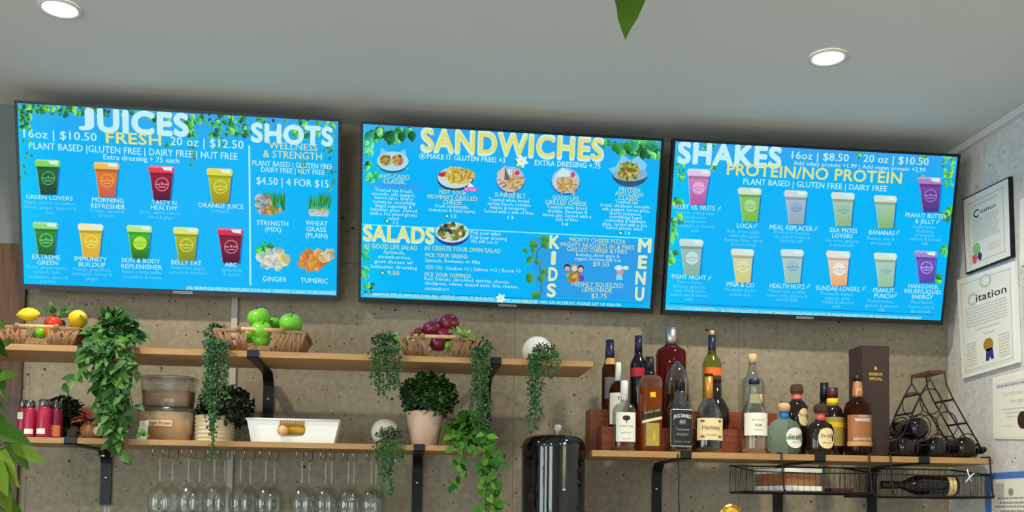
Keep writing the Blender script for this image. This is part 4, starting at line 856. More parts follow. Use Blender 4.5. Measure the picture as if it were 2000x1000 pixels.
# white bin with an oval handle opening
d = .38; xa, xb2 = P(492, 864, d).x, P(650, 864, d).x; xta, xtb = P(484, 820, d).x, P(661, 820, d).x; zt = P(570, 820, d).z; h = zt-ZLs
t = thing('storage_bin', 'white plastic bin with an oval wooden handle opening', 'bin', ((xa+xb2)/2, -.28, ZLs))
bn = MB(); yb0, yb1, yt0, yt1 = -d, -.19, -d-.004, -.18; th = .003
def binpt(u, v, side):                       # front wall parametrised u across, v up
    x = (xa+(xta-xa)*v)*(1-u)+(xb2+(xtb-xb2)*v)*u; return Vector((x, -d-.004*v, ZLs+.001+h*v))
hx0, hx1, hv0, hv1 = .325, .645, .26, .82; cxo, cvo = (hx0+hx1)/2, (hv0+hv1)/2
N_ = 48; outer = []; inner = []
for k in range(N_):
    a = 2*pi*k/N_; cu, sv = selip(a, 3.2); inner.append((cxo+cu*(hx1-hx0)/2, cvo+sv*(hv1-hv0)/2))
    mxx = max(abs(math.cos(a)), abs(math.sin(a))); outer.append((.5+.5*math.cos(a)/mxx, .5+.5*math.sin(a)/mxx))
vs = []
for q in outer: vs.append(binpt(*q, 0))
for q in inner: vs.append(binpt(*q, 0))
for q in inner: vs.append(binpt(*q, 0)+Vector((0, th, 0)))
for q in outer: vs.append(binpt(*q, 0)+Vector((0, th, 0)))
fs = []
for k in range(N_):
    j = (k+1) % N_; fs += [(k, j, N_+j, N_+k), (N_+k, N_+j, 2*N_+j, 2*N_+k), (2*N_+k, 2*N_+j, 3*N_+j, 3*N_+k), (3*N_+k, 3*N_+j, j, k)]
bn.add(vs, fs, 0, False)
def slab(a, b, c_, e_, n): 
    n = Vector(n)*th; bn.hexa([a, b, b+n, a+n, c_, e_, e_+n, c_+n])
V = Vector; z0 = ZLs+.001
slab(V((xa, yb1, z0)), V((xb2, yb1, z0)), V((xta, yt1, zt)), V((xtb, yt1, zt)), (0, 1, 0)); slab(V((xa, yb0, z0)), V((xa, yb1, z0)), V((xta, yt0, zt)), V((xta, yt1, zt)), (-1, 0, 0)); slab(V((xb2, yb0, z0)), V((xb2, yb1, z0)), V((xtb, yt0, zt)), V((xtb, yt1, zt)), (1, 0, 0))
bn.box((xa, yb0, z0), (xb2, yb1, z0+.003))
bn.build('bin_body', M['white'], t)
rm = MB(); rm.tube([(xta-.003, yt0-.002, zt), (xtb+.003, yt0-.002, zt), (xtb+.003, yt1, zt), (xta-.003, yt1, zt), (xta-.003, yt0-.002, zt)], .004, 8); rm.build('rim', M['white'], t)
hd = MB(); p0 = binpt(.335, .50, 0); p1 = binpt(.64, .86, 0); 
cb = MB(); a = binpt(.385, .50, 0); cb.lathe(a+V((0, -.004, 0)), [(.017, 0), (.018, .004), (.0001, .005)], 24, mtx=Matrix.Rotation(pi/2, 3, 'X')); cb.build('wooden_disc', M['dowel'], t)
sl = MB()
for k in range(9):
    q = binpt(.36+.032*k, .80, 0); sl.tube([q+V((0, -.002, -.006)), q+V((0, -.005, .010)), q+V((0, .005, .016))], .003, 6)
sl.build('handle_binding', mat('straw_binding', (176, 132, 62), .7, var=.15), t)
M['banana'] = mat('banana_skin', (206, 156, 34), .45, var=.12)
for k, lb in enumerate(('yellow banana low inside the white bin', 'yellow banana on top inside the white bin')):
    q = binpt(.52, .40+.22*k, 0)+V((0, .034, 0)); pts = [q+V((-.06+.012*j, .0, .016*(1-((j-5)/5)**2))) for j in range(11)]
    o = thing('banana', lb, 'banana', q, 'bananas in the white bin'); MB().tube(pts, [.005, .012, .0155, .017, .0175, .0175, .0175, .017, .0155, .011, .005], 8).build('peel', M['banana'], o)
    MB().tube([pts[-1], pts[-1]+V((.014, 0, -.004))], .004, 6).build('stalk', M['soil'], o)

# ------------------------------------------------------------------ hanging glasses under the lower shelf
zs = ZLs-.018
x0, x1 = P(190, 890, .36).x, P(786, 890, .36).x
t = thing('glass_rack', 'chrome wire stemware rack fixed under the lower shelf', 'rack', ((x0+x1)/2, -.27, zs))
def wire(pts, r=.0022, m='chrome', name='wire_rail'): MB().tube(pts, r, 6).build(name, M[m], t)
zr = zs-.032
COLS = [311, 367, 418, 470, 519, 590, 636, 681, 726]
colx = [P(c, 890, .36).x for c in COLS]
for x in colx:
    for sx in (-.016, .016): wire([(x+sx, -.385, zs-.0005), (x+sx, -.385, zr), (x+sx, -.15, zr), (x+sx, -.15, zs-.0005)], .0016)
wire([(x0, -.30, zs-.001), (x0, -.30, zr-.004), (x0, -.36, zr-.004), (x0+.03, -.38, zr-.006)], .0024, name='end_hook'); wire([(x1, -.36, zs-.001), (x1-.004, -.36, zr+.002), (x1-.028, -.37, zr-.004)], .0026, name='end_hook')
def glass_mesh(label, x, y):
    o = thing('wine_glass', label, 'wine glass', (x, y, zr+.0016), 'upside-down wine glasses'); c = V((x, y, zr+.0016)); g = .0
    prof = [(.0002, .0045), (.012, .004), (.031, .0022), (.034, .0008), (.031, .0002), (.012, -.001), (.0045, -.004), (.0036, -.012), (.0034, -.085), (.0045, -.092), (.012, -.099), (.024, -.108), (.034, -.124), (.0395, -.142), (.0405, -.158), (.038, -.176), (.0345, -.196), (.0335, -.197), (.0368, -.176), (.0392, -.158), (.038, -.142), (.0325, -.125), (.022, -.110), (.010, -.102), (.0002, -.0995)]
    MB().lathe(c, prof[:9], 24, cap0=False, cap1=False).build('stem', M['glass'], o)
    MB().lathe(c, prof[8:], 28, cap0=False, cap1=False).build('bowl', M['glass'], o); return o
first = None; names = ('first', 'second', 'third', 'fourth', 'fifth', 'sixth', 'seventh', 'eighth', 'ninth')
for i, x in enumerate(colx):
    for y, rw in ((-.345, 'front'), (-.215, 'back')):
        lb = 'upside-down wine glass, %s from the left in the %s row of the rack' % (names[i], rw)
        if first is None: first = glass_mesh(lb, x, y)
        else: copy_tree(first, (x+(.012 if rw == 'back' else 0), y, zr+.0016), lb)

# ------------------------------------------------------------------ back counter (below the frame) and things on it
ZC = .93
t = thing('bar_counter', 'long back bar counter standing below the shelves', 'counter', (0, -.3, 0))
MB().box((-2.6, -.62, ZC-.04), (XR-.002, -.002, ZC)).build('worktop', mat('dark_stone', (52, 48, 46), .3), t); MB().box((-2.55, -.56, .0005), (XR-.002, -.05, ZC-.0405)).build('base_panel', M['brown'], t)
d = .33; k = SC(1081, 900, d); x = P(1081, 900, d).x; ru = 61.5/k; zt = P(1081, 851, d-.05).z
t = thing('drink_dispenser', 'tall glossy black drink dispenser with a clear knob on its lid', 'dispenser', (x, -d, ZC))
MB().lathe((x, -d, ZC+.001), [(ru*.97, 0), (ru, .01), (ru, zt-ZC-.0485)], 64, cap1=False).build('body', M['gloss_black'], t)
H = zt-ZC
MB().lathe((x, -d, ZC), [(ru, H-.0483)]+[(ru-.042*(1-math.cos(a_)), H-.048+.044*math.sin(a_)) for a_ in [pi/2*j/8 for j in range(9)]]+[(ru*.4, H-.001), (.0002, H+.001)], 64, cap0=False).build('lid', M['gloss_black'], t)
kz = H+.002; kb = MB().lathe((x+.006, -d-.05, ZC), [(.006, kz-.004), (.006, kz+.006), (.0125, kz+.010), (.0145, kz+.024), (.011, kz+.029), (.0002, kz+.030)], 20); kb.build('knob', mat('frosted_knob', (226, 226, 220), .2, trans=.6, var=0), t)
sg = MB(); a = -pi/2+.0; xg = P(1092, 900, d).x; yg = -d-math.sqrt(max(0, ru*ru-(xg-x)**2))-.004
sg.tube([(xg, yg, P(1092, 872, d).z), (xg, yg, P(1092, 955, d).z)], .0062, 12); sg.build('sight_glass', mat('sight_tube', (120, 124, 104), .1, var=0), t)
for py in (870, 957):
    zz = P(1092, py, d).z; MB().tube([(xg, yg-.001, zz-.006), (xg, yg-.001, zz+.004)], .008, 12).build('sight_glass_fitting', M['chrome'], t)
# gold-topped ornament, clear bottle top and cord
px, py = 1427, 1008; d = .36; q = P(px, py, d); k = SC(px, py, d); R = 23/k
t = thing('medallion_stand', 'round gold medallion on a stem at the bottom edge under the liquor shelf', 'ornament', (q.x, -d, ZC))
mt = Matrix.Rotation(pi/2, 3, 'X')
MB().lathe(q, [(R*.84, -.012), (R, -.010), (R, .006), (R*.86, .010), (R*.80, .004), (R*.0001+.0001, .004)], 12, mtx=mt, smooth=False).build('medallion', M['gold'], t)
MB().lathe(q, [(R*.74, .0045), (R*.70, .009), (.0001, .0095)], 24, mtx=mt, cap0=False).build('medallion_face', mat('yellow_enamel', (196, 160, 40), .3, var=.2), t)
MB().lathe((q.x, -d, ZC), [(.05, .0005), (.05, .012), (.015, .02), (.010, .1), (.012, q.z-ZC-R*.98)], 24).build('stem', M['gold'], t)
px = 209; d = .12; q = P(px, 990, d)
t = thing('glass_carafe', 'clear glass bottle whose top shows below the left shelf bracket', 'bottle', (q.x, -d, ZC)); h = q.z-ZC
MB().lathe((q.x, -d, ZC+.001), [(.045, 0), (.048, .01), (.048, h*.6), (.02, h*.78), (.016, h*.9), (.0185, h*.97), (.017, h)], 24, cap1=False).build('glass_body', M['glass'], t)
o = MB().tube([P(1324, 886, .4125), P(1324, 896, .413), P(1326, 930, .412), P(1325, 970, .413), P(1327, 1000, .412), V((P(1327, 1000, .412).x, -.412, ZC+.003))], .0022, 6).build('power_cord', M['black'], None, P(1324, 886, .4125)); tag(o, 'thin black cord dangling below the liquor shelf', 'cord')

# ------------------------------------------------------------------ liquor shelf
ZR = ZRs; DF, DM, DB = .355, .272, .178      # front row, lower tier and upper tier
xr0 = P(1175, 850, .315).x; xr1 = P(1517, 850, .30).x; zt1 = P(1300, 836, .31).z; zt2 = P(1300, 802, .225).z; xr0b = P(1153, 830, .225).x
t = thing('bottle_riser', 'dark red-brown stepped wooden riser behind the front bottles', 'riser', ((xr0+xr1)/2, -.22, ZR))
MB().box((xr0b, -.225, ZR+.0005), (xr1+.03, -.125, zt2)).build('upper_step', M['riser'], t)
MB().box((xr0, -.318, ZR+.0005), (P(1449, 850, .318).x, -.2255, zt1)).build('lower_step', M['riser'], t)
def gl(name, rgb, rough=.03, ior=1.25, tr=.72): return mat(name, rgb, rough, var=0, trans=tr, ior=ior, spec=.5)
GLS = dict(clear=thin_glass('bottle_clear', (226, 230, 226), .13), amber=gl('amber_spirit', (184, 96, 36)), dkamber=gl('dark_amber_spirit', (92, 40, 20), tr=.85), green=gl('green_bottle', (150, 164, 60), tr=.88), darkred=gl('dark_red_spirit', (116, 34, 32), tr=.85),
           blackg=mat('black_bottle', (16, 12, 12), .08, var=0, spec=.6), navy=mat('navy_bottle', (14, 16, 30), .1, var=0, spec=.6), teal=gl('pale_teal_glass', (188, 216, 200), .05, 1.12, tr=.85), dkbrown=mat('dark_brown_bottle', (30, 18, 14), .08, var=0, spec=.6), rose=gl('rose_spirit', (236, 196, 176), .03, 1.15))
LBL = dict(white=M['paper'], cream=mat('cream_label', (232, 212, 162), .6, var=.03), black=mat('black_label', (26, 26, 26), .5, var=0), red=mat('red_label', (190, 30, 46), .5, var=.03), orange=mat('orange_band', (232, 110, 26), .5, var=.03), yellow=mat('yellow_label', (226, 190, 40), .5, var=.03), copper=mat('copper_label', (156, 98, 54), .4, var=.05), olive=mat('olive_label', (170, 150, 70), .5, var=.15), pink=mat('pink_band', (216, 104, 96), .5, var=.03), blue=mat('blue_band', (24, 120, 190), .4, var=.03), grey=mat('grey_label', (96, 98, 96), .5, var=.05), tan=mat('tan_label', (196, 150, 90), .5, var=.03))
INK = dict(dark=M['ink'], white=mat('white_ink', (232, 230, 222), .5, var=0), gold=mat('gold_ink', (206, 176, 60), .4, var=0), green=mat('green_ink', (70, 140, 90), .5, var=0), brown=mat('brown_ink', (120, 90, 50), .5, var=0), grey=mat('grey_ink', (150, 146, 138), .6, var=0))
CAPS = dict(navy=mat('navy_foil', (24, 30, 62), .35, var=.05), black=M['black'], cork=mat('cork', (206, 176, 132), .8, var=.1), silver=mat('brushed_silver', (186, 184, 180), .38, metal=1, var=.05), gold=mat('gold_neck_foil', (206, 150, 60), .35, metal=.5, var=.05), white=M['white'], brown=mat('brown_stopper', (74, 34, 28), .3, var=.05), glassy=gl('glass_stopper', (120, 90, 76), .05), wine=mat('wine_wax', (74, 22, 30), .4, var=.05), copper=mat('copper_neck', (196, 132, 96), .35, metal=.4, var=.05), tancork=mat('tan_stopper', (196, 160, 120), .6, var=.06))
class Bottle:
    def __init__(s, label, px, d, zb, group='liquor bottles on the right shelf', name='liquor_bottle', rot=0.0):
        s.px, s.d, s.zb = px, d, zb; s.k = SC(px, 800, d); s.x = P(px, 800, d).x; s.c = V((s.x, -d, zb)); s.rot = rot
        s.t = thing(name, label, 'bottle', s.c, group)
    def z(s, py): return P(s.px, py, s.d).z-s.zb
    def part(s, name, prof, m, e=2.0, ry=1.0, n=36, c0=True, c1=True):   # prof: (half width px, py) ; py None = base
        pr = [(r/s.k, .0006 if y is None else s.z(y)) for r, y in prof]
        MB().lathe(s.c, pr, n, e=e, ry=ry, rot=s.rot, cap0=c0, cap1=c1).build(name, m, s.t)
    def rr(s, hw, a, e, ry, eps=.0007): x, y = selip(a, e); return V((x*(hw/s.k+eps), y*ry*(hw/s.k)+math.copysign(eps, y), 0))
    def label(s, name, hw, y0, y1, frac, m, e=2.0, ry=1.0, eps=.0007, hw2=None, slant=0.0):
        # patch wrapped round the front between two heights, frac = share of the half width it covers
        n = 20; vs = []; hw2 = hw2 or hw; am = math.asin(min(.999, frac)) if e == 2 else None
        for i, y in enumerate((y0, (y0+y1)/2, y1)):
            h = hw+(hw2-hw)*(i/2)
            for j in range(n+1):
                t = j/n*2-1
                if e == 2: a = -pi/2+t*am; p = s.rr(h, a, e, ry, eps)
                else:
                    xx = t*frac; p = V((xx*h/s.k, -ry*(h/s.k)*max(0, 1-abs(xx)**e)**(1/e)-eps, 0))
                vs.append(s.c+V((p.x, p.y, s.z(y)+slant*t)))
        fs = [(i*(n+1)+j, i*(n+1)+j+1, (i+1)*(n+1)+j+1, (i+1)*(n+1)+j) for i in range(2) for j in range(n)]
        MB().add(vs, fs, 0, True).build(name, m, s.t)
    def disc(s, name, hw, cx, cy, rx, ry_, m, e=2.0, ry=1.0, eps=.0008, sq=2.4):
        vs = []; n = 28
        def pt(ux, uy):
            h = hw; xx = max(-.98, min(.98, (cx-s.px+ux)/h)); yy = -ry*(h/s.k)*max(0, 1-abs(xx)**e)**(1/e)-eps
            return s.c+V((xx*h/s.k, yy, s.z(cy+uy)))
        vs.append(pt(0, 0))
        for ring in (.5, 1.0):
            for k in range(n):
                c, q = selip(2*pi*k/n, sq); vs.append(pt(c*rx*ring, q*ry_*ring))
        fs = [(0, 1+(k+1) % n, 1+k) for k in range(n)]+[(1+k, 1+(k+1) % n, 1+n+(k+1) % n, 1+n+k) for k in range(n)]
        MB().add(vs, fs, 0, True).build(name, m, s.t)
    def text(s, st, hw, cy, wpx, hpx, ink, e=2.0, ry=1.0, eps=.0014, bold=.01, slant=0.0, cx=0.0, arc=0.0):
        vs, fs, a, b = text_geo(st, bold, 2); out = []
        for x, y in vs:
            tx = ((x-a)/(b-a)-.5)*wpx; xx = max(-.98, min(.98, (tx+cx)/hw)); yy = -ry*(hw/s.k)*max(0, 1-abs(xx)**e)**(1/e)-eps
            out.append(s.c+V((xx*hw/s.k, yy, s.z(cy-(y/CAPH-.5)*hpx)+slant*tx/hw-arc*(tx/hw)**2)))
        MB().add(out, fs, 0, False).build('label_lettering', ink, s.t)
# -- upper tier, left to right
b = Bottle('navy-capped whiskey bottle at the far left of the back row', 1190, DB, zt2); b.part('bottle_glass', [(14, None), (15, 800), (15, 722), (12, 712), (8, 704), (8, 694)], GLS['dkamber']); b.part('cap', [(8.6, 705), (9, 685), (8, 683), (7.6, 664)], CAPS['navy']); b.label('front_label', 15, 780, 738, .75, LBL['grey']); b.label('neck_label', 12.5, 713, 700, .8, LBL['tan'], hw2=9)
b = Bottle('dark wine bottle with a navy cap and red label in the back row', 1246, DB, zt2, name='wine_bottle'); b.part('bottle_glass', [(15, None), (16, 800), (16, 714), (13, 704), (7.4, 694), (7, 676)], GLS['navy']); b.part('foil_cap', [(7.6, 690), (7, 656)], CAPS['navy']); b.label('front_label', 16, 737, 720, .97, LBL['red'])
b = Bottle('big dark red decanter with a tall silver cap in the back row', 1310, DB, zt2); b.part('bottle_glass', [(28, None), (29, 800), (29, 694), (27, 685), (20, 680), (13, 676), (11, 670)], GLS['darkred']); b.part('cap', [(12, 674), (11.5, 660), (11, 641)], CAPS['silver'])
b = Bottle('green wine bottle with a navy capsule and orange label, back row', 1390, DB, zt2, name='wine_bottle'); b.part('bottle_glass', [(17, None), (18, 800), (18, 712), (15, 703), (8.5, 692), (7, 682)], GLS['green']); b.part('foil_cap', [(7.6, 694), (7.2, 674), (7.2, 655)], CAPS['navy']); b.part('cork_tip', [(4.5, 655), (4, 646)], CAPS['cork']); b.label('front_label', 18, 735, 720, .97, LBL['orange'])
b = Bottle('clear bottle with a cork stopper at the right of the back row', 1469, DB, zt2); b.part('bottle_glass', [(23, None), (24, 800), (24, 757), (20, 742), (12, 735), (8, 720), (6.6, 708)], GLS['clear']); b.part('cork', [(6, 712), (8, 702), (8, 692)], CAPS['cork']); b.label('front_label', 24, 790, 772, .5, LBL['cream'])
# -- lower tier
b = Bottle('brown bottle with a white-striped neck and white label behind the tree label', 1207, DM, zt1); b.part('bottle_glass', [(19, None), (19, 836), (18, 765), (14, 752), (7, 746), (5, 742)], GLS['dkamber']); b.part('neck_band', [(6, 746), (5.4, 712), (4.6, 708)], CAPS['white']); b.label('front_label', 19, 830, 769, .92, LBL['white']); b.text('T', 19, 780, 6, 6, INK['dark'], cx=-3)
b = Bottle('dark slim bottle rising behind the amber square bottle', 1268, .262, zt1); b.part('bottle_glass', [(14, None), (14, 790), (11, 735), (9, 722)], GLS['blackg']); b.part('cap', [(9, 725), (9, 712), (7.5, 697)], CAPS['black'])
b = Bottle('clear bell-shaped bottle rising behind the black-labelled square bottle', 1322, DM, zt1); b.part('bottle_glass', [(22, None), (23, 830), (23, 750), (19, 730), (12, 716), (6, 709), (5, 706)], GLS['clear']); b.part('spirit', [(21, None), (22, 830), (22, 772)], GLS['dkamber'])
b = Bottle('dark round-shouldered cognac bottle behind the cream-labelled one', 1399, DM, zt1); b.part('bottle_glass', [(22, None), (25, 822), (24, 800), (17, 786), (10, 776), (9, 738)], GLS['dkbrown']); b.part('cap', [(9.6, 746), (9.2, 736)], CAPS['glassy'])
# -- front row
ZF = ZR
b = Bottle('clear square bottle whose white label shows a round tree', 1219, DF, ZF); b.part('bottle_glass', [(19, None), (21, 872), (21, 800), (17, 791), (8, 787), (7, 780)], GLS['clear'], e=3.5); b.part('spirit', [(18.4, None), (20, 872), (20, 862)], GLS['amber'], e=3.5); b.part('stopper', [(7.4, 784), (7.2, 748), (6.8, 744)], CAPS['white'])
b.label('front_label', 21, 864, 807, .90, LBL['white'], e=3.5); b.text('LONE OAK', 21, 834, 28, 3.6, INK['grey'], e=3.5); b.disc('tree_mark', 21, 1219, 818, 7.5, 4.6, INK['dark'], e=3.5, eps=.0013); b.text('I', 21, 824, 1.6, 6, INK['dark'], e=3.5, bold=.05); b.text('small batch', 21, 846, 20, 2.4, INK['grey'], e=3.5); b.text('spirit 750 ml', 21, 858, 16, 2.2, INK['grey'], e=3.5)
b = Bottle('amber square bottle with a slanted black and gold label', 1270, DF, ZF); b.part('bottle_glass', [(19, None), (20.5, 874), (21, 800), (21, 752), (20, 742), (17, 736), (11, 734)], GLS['amber'], e=4, c1=False); b.part('clear_shoulder', [(21.3, 758), (21.2, 748), (19, 738), (8, 734.5), (7, 733)], GLS['clear'], e=4, c0=False)
b.label('slanted_label', 20.9, 818, 801, .93, LBL['black'], e=4, slant=.0085); b.text('BLACK LABEL', 20.9, 805, 32, 4.6, INK['gold'], e=4, slant=.0085); b.label('gold_stripe', 20.9, 824, 818.6, .93, LBL['cream'], e=4, slant=.0085, eps=.0009); b.label('lower_label', 20.7, 872, 828, .62, LBL['olive'], e=4)
b.text('12', 20.7, 860, 6, 5, INK['gold'], e=4, cx=-7)
vs_ = MB(); MBp = [(0, 0), (3, -4), (2, -9), (5, -14), (4, -19), (7, -20), (8, -15), (7, -10), (10, -4), (9, 2), (6, -4), (3, 3)]
pts = [b.c+V(((x-3)/b.k, -20.7/b.k-.0018, b.z(862+y))) for x, y in MBp]; vs_.add(pts, [tuple(range(len(pts)))], 0, False); vs_.build('walking_figure_mark', INK['gold'], b.t)
b.label('foil_spot', 20.9, 778, 768, .25, LBL['yellow'], e=4)
b = Bottle('square clear bottle with a black whiskey label and black cap', 1327, DF, ZF); b.part('bottle_glass', [(20, None), (22, 874), (22, 800), (20, 792), (12, 782), (8, 770), (7.6, 762)], GLS['clear'], e=4.5); b.part('cap', [(8.8, 764), (8.4, 748), (8, 743)], CAPS['black']); b.part('spirit', [(19, None), (21, 874), (21, 864)], GLS['dkamber'], e=4.5)
b.label('label_border', 22, 873, 801.5, .96, LBL['white'], e=4.5, eps=.0004); b.label('front_label', 22, 872, 803, .93, LBL['black'], e=4.5, eps=.0009); b.text("JACK DANIEL'S", 22, 814, 34, 6.5, INK['white'], e=4.5, arc=.006, bold=.03); b.disc('oval_mark', 22, 1327, 826, 7, 5, LBL['grey'], e=4.5, eps=.0012); b.text('No. 7', 22, 826, 9, 4, INK['white'], e=4.5, eps=.002); b.text('Tennessee', 22, 840, 26, 5, INK['grey'], e=4.5); b.text('WHISKEY', 22, 850, 24, 5, INK['grey'], e=4.5); b.text('40% ALC. 750 ML', 22, 864, 30, 3, INK['grey'], e=4.5)
b = Bottle('rounded cognac bottle with a cream label and gold foil neck', 1384, DF, ZF); b.part('bottle_glass', [(23, None), (26, 874), (26.5, 830), (25, 812), (19, 794), (11, 782), (8, 774)], GLS['clear'], ry=.8); b.part('spirit', [(21.5, None), (24.5, 873), (25, 830), (23.5, 814)], GLS['dkamber'], ry=.78); b.part('neck_foil', [(8.8, 778), (8, 756), (7.6, 734)], CAPS['gold']); b.part('cap', [(8.2, 735), (8, 730)], CAPS['black'])
b.label('front_label', 26.4, 861, 818, .93, LBL['cream'], ry=.8); b.text('Hennessy', 26.4, 836, 35, 9, INK['brown'], ry=.8, bold=.012); b.text('COGNAC', 26.4, 851, 22, 3, INK['brown'], ry=.8)
for ux in (-17, 17):
    for uy in (824, 854): b.disc('corner_mark', 26.4, 1384+ux, uy, 4, 2.4, INK['brown'], ry=.8, eps=.0012)
b = Bottle('tall clear bottle with a white label, green mark and rosy base', 1473, DF, ZF); b.part('bottle_glass', [(22, None), (24, 876), (24, 808), (20, 796), (12, 780), (9, 760), (8.4, 742)], GLS['clear']); b.part('spirit', [(20, None), (22.6, 875), (22.6, 856)], GLS['rose']); b.part('neck_ring', [(10, 750), (10.2, 741)], CAPS['navy'])
b.label('front_label', 24, 852, 808, .92, LBL['white']); b.text('RUM', 24, 832, 12, 5, INK['green'], bold=.03); b.text('ESTATE', 24, 822, 22, 3, INK['grey']); b.text('WHITE', 24, 841, 16, 2.6, INK['grey'])
b = Bottle('round pale teal tequila bottle with a blue neck band and cork top', 1531, DF+.004, ZF); b.part('bottle_glass', [(24, None), (31, 878), (35, 858), (33, 838), (24, 824), (12, 818), (8, 810)], GLS['teal'], ry=.62); b.part('neck_band', [(9, 820), (9, 804)], LBL['blue']); b.part('stopper', [(9, 804), (11.5, 802), (12, 793), (9, 788)], CAPS['tancork'])
b.disc('round_label', 34, 1546, 856, 19, 20, LBL['white'], ry=.62, sq=2.2); b.text('Don Julio', 34, 853, 26, 7, INK['dark'], ry=.62, cx=15); b.text('TEQUILA', 34, 864, 16, 2.6, INK['grey'], ry=.62, cx=15)
b = Bottle('dark tequila bottle with a pink neck band, behind the teal one', 1556, .262, ZF); b.part('bottle_glass', [(18, None), (20, 840), (20, 796), (14, 786), (9, 780)], GLS['dkbrown']); b.part('neck_band', [(9.4, 786), (9, 769)], LBL['pink']); b.part('stopper', [(11, 769), (12.5, 764), (11, 753), (8, 751)], CAPS['glassy'])
b.disc('oval_label', 20, 1563, 816, 11, 17, LBL['cream']); b.text('Don Julio', 20, 812, 16, 5, INK['brown'], cx=6)
b = Bottle('dark squat tequila bottle with a cream oval label, front row', 1602, DF, ZF); b.part('bottle_glass', [(24, None), (26, 874), (26, 842), (22, 830), (12, 824), (9, 818)], GLS['dkbrown'], ry=.75); b.part('neck_band', [(9.4, 822), (9.2, 808)], LBL['pink']); b.part('stopper', [(10, 808), (13, 803), (12, 793), (8, 789)], CAPS['glassy'])
b.disc('oval_label', 26, 1607, 857, 16.5, 20, LBL['cream'], ry=.75); b.text('Don Julio', 26, 852, 24, 6.5, INK['brown'], ry=.75, cx=5); b.text('REPOSADO', 26, 866, 18, 2.8, INK['brown'], ry=.75, cx=5)
b = Bottle('dark bottle with a black cap, mostly hidden behind the yellow-banded one', 1610, .17, ZF); b.part('bottle_glass', [(14, None), (14, 800), (8, 782)], GLS['blackg']); b.part('cap', [(8, 784), (7.6, 748)], CAPS['black'])
b = Bottle('bottle with a wine-red stopper, yellow neck band and yellow label', 1626, .29, ZF); b.part('bottle_glass', [(19, None), (20, 870), (20, 810), (16, 798), (9, 791)], GLS['dkbrown']); b.part('neck_band', [(11, 793), (10.6, 779)], LBL['yellow']); b.part('stopper', [(9, 779), (10, 770), (9.4, 758)], CAPS['wine']); b.label('front_label', 20, 872, 816, .9, LBL['olive']); b.label('label_stripe', 20, 836, 826, .9, LBL['yellow'], eps=.0012); b.label('medal_mark', 15, 812, 801, .6, LBL['cream'], hw2=12)
b = Bottle('brown whiskey bottle with a copper label, in front of the tall box', 1675, DF, ZF); b.part('bottle_glass', [(23, None), (25, 880), (25, 800), (22, 788), (12, 780), (8, 774), (8, 768)], GLS['dkamber']); b.part('neck_foil', [(8.2, 780), (10, 770), (8, 748), (7, 744)], CAPS['copper']); b.part('stopper', [(8, 745), (9, 740), (8, 733)], CAPS['black'])
b.label('front_label', 25, 873, 812, .94, LBL['copper']); b.text('WHISKEY', 25, 822, 30, 6, INK['white'], bold=.03); b.text('STRAIGHT', 25, 815, 18, 2.6, INK['white']); b.label('tan_band', 25, 872, 864, .95, LBL['tan'], eps=.001); b.text('KENTUCKY RYE', 25, 859, 34, 4.6, INK['white']); b.text('W S R', 9, 762, 10, 4, INK['white'])
# tall gift box
d = .27; xa, xb2 = P(1684, 780, d+.05).x, P(1737, 780, d+.05).x; zt = P(1710, 676, d+.05).z; M['boxbrown'] = mat('dark_brown_card', (58, 42, 38), .55, var=.04)
t = thing('gift_box', 'tall dark brown bottle box with small gold lettering', 'box', ((xa+xb2)/2, -.27, ZR)); w = xb2-xa
MB().box((xa, -d-.05, ZR+.0005), (xb2, -d+.06, zt)).build('carton', M['boxbrown'], t)
MB().box((xa-.0005, -d-.0505, zt-.03), (xb2+.0005, -d+.0605, zt+.001)).build('lid', M['boxbrown'], t)
q = MB(); f0 = V(((xa+xb2)/2, -d-.0512, 0))
for st, py, wpx, hh in (('RESERVE', 731, 25, .010), ('SPECIAL', 740, 25, .010)): flat_text(st, V((f0.x, f0.y, P(1710, py, d+.05).z)), V((1, 0, 0)), V((0, 0, 1)), hh, wpx/SC(1710, py, d), q, .03)
zz = P(1710, 722, d+.05).z; q.add([f0+V((-.006, 0, zz)), f0+V((.006, 0, zz)), f0+V((.004, 0, zz+.008)), f0+V((0, 0, zz+.013)), f0+V((-.004, 0, zz+.008))], [(0, 1, 2, 3, 4)], 0, False)
q.build('gold_lettering', INK['gold'], t)
q = MB(); flat_text('aged in oak casks', V((f0.x-.01, f0.y, P(1710, 866, d+.05).z)), V((1, 0, 0)), V((0, 0, 1)), .004, .06, q); q.build('small_lettering', INK['brown'], t)

# ------------------------------------------------------------------ iron wine rack with bottles
dfr, dbk = .37, .24
t = thing('wine_rack', 'dark iron pyramid wine rack with ring holders and wooden handle', 'wine rack', tuple(P(1830, 880, .31)[:2])+(ZR,))
def rk(px, py, back=False): p = P(px, py, dfr); return V((p.x, -(dbk if back else dfr), p.z))
zb_ = ZR+.004
for bk_ in (False, True):
    fr_ = MB()
    for pl in ([(1748, 884), (1800, 768), (1815, 742), (1816, 728)], [(1845, 727), (1848, 750), (1862, 780), (1921, 884)], [(1816, 740), (1850, 800), (1888, 858)], [(1760, 868), (1912, 870)], [(1782, 806), (1800, 768), (1806, 757)]):
        fr_.tube([rk(x, y, bk_) for x, y in pl], .0028, 6)
    fr_.build('iron_frame', M['iron'], t)
    for cx, cy, r in [(1818, 784, 21), (1797, 834, 21), (1849, 829, 21), (1772, 872, 22), (1833, 873, 22), (1890, 873, 22)]:
        c = rk(cx, cy, bk_); k = SC(cx, cy, dfr); rr = r/k
        MB().tube([c+V((rr*math.cos(a), 0, rr*1.12*math.sin(a))) for a in [2*pi*j/28 for j in range(29)]], .0022, 6).build('bottle_ring', M['iron'], t)
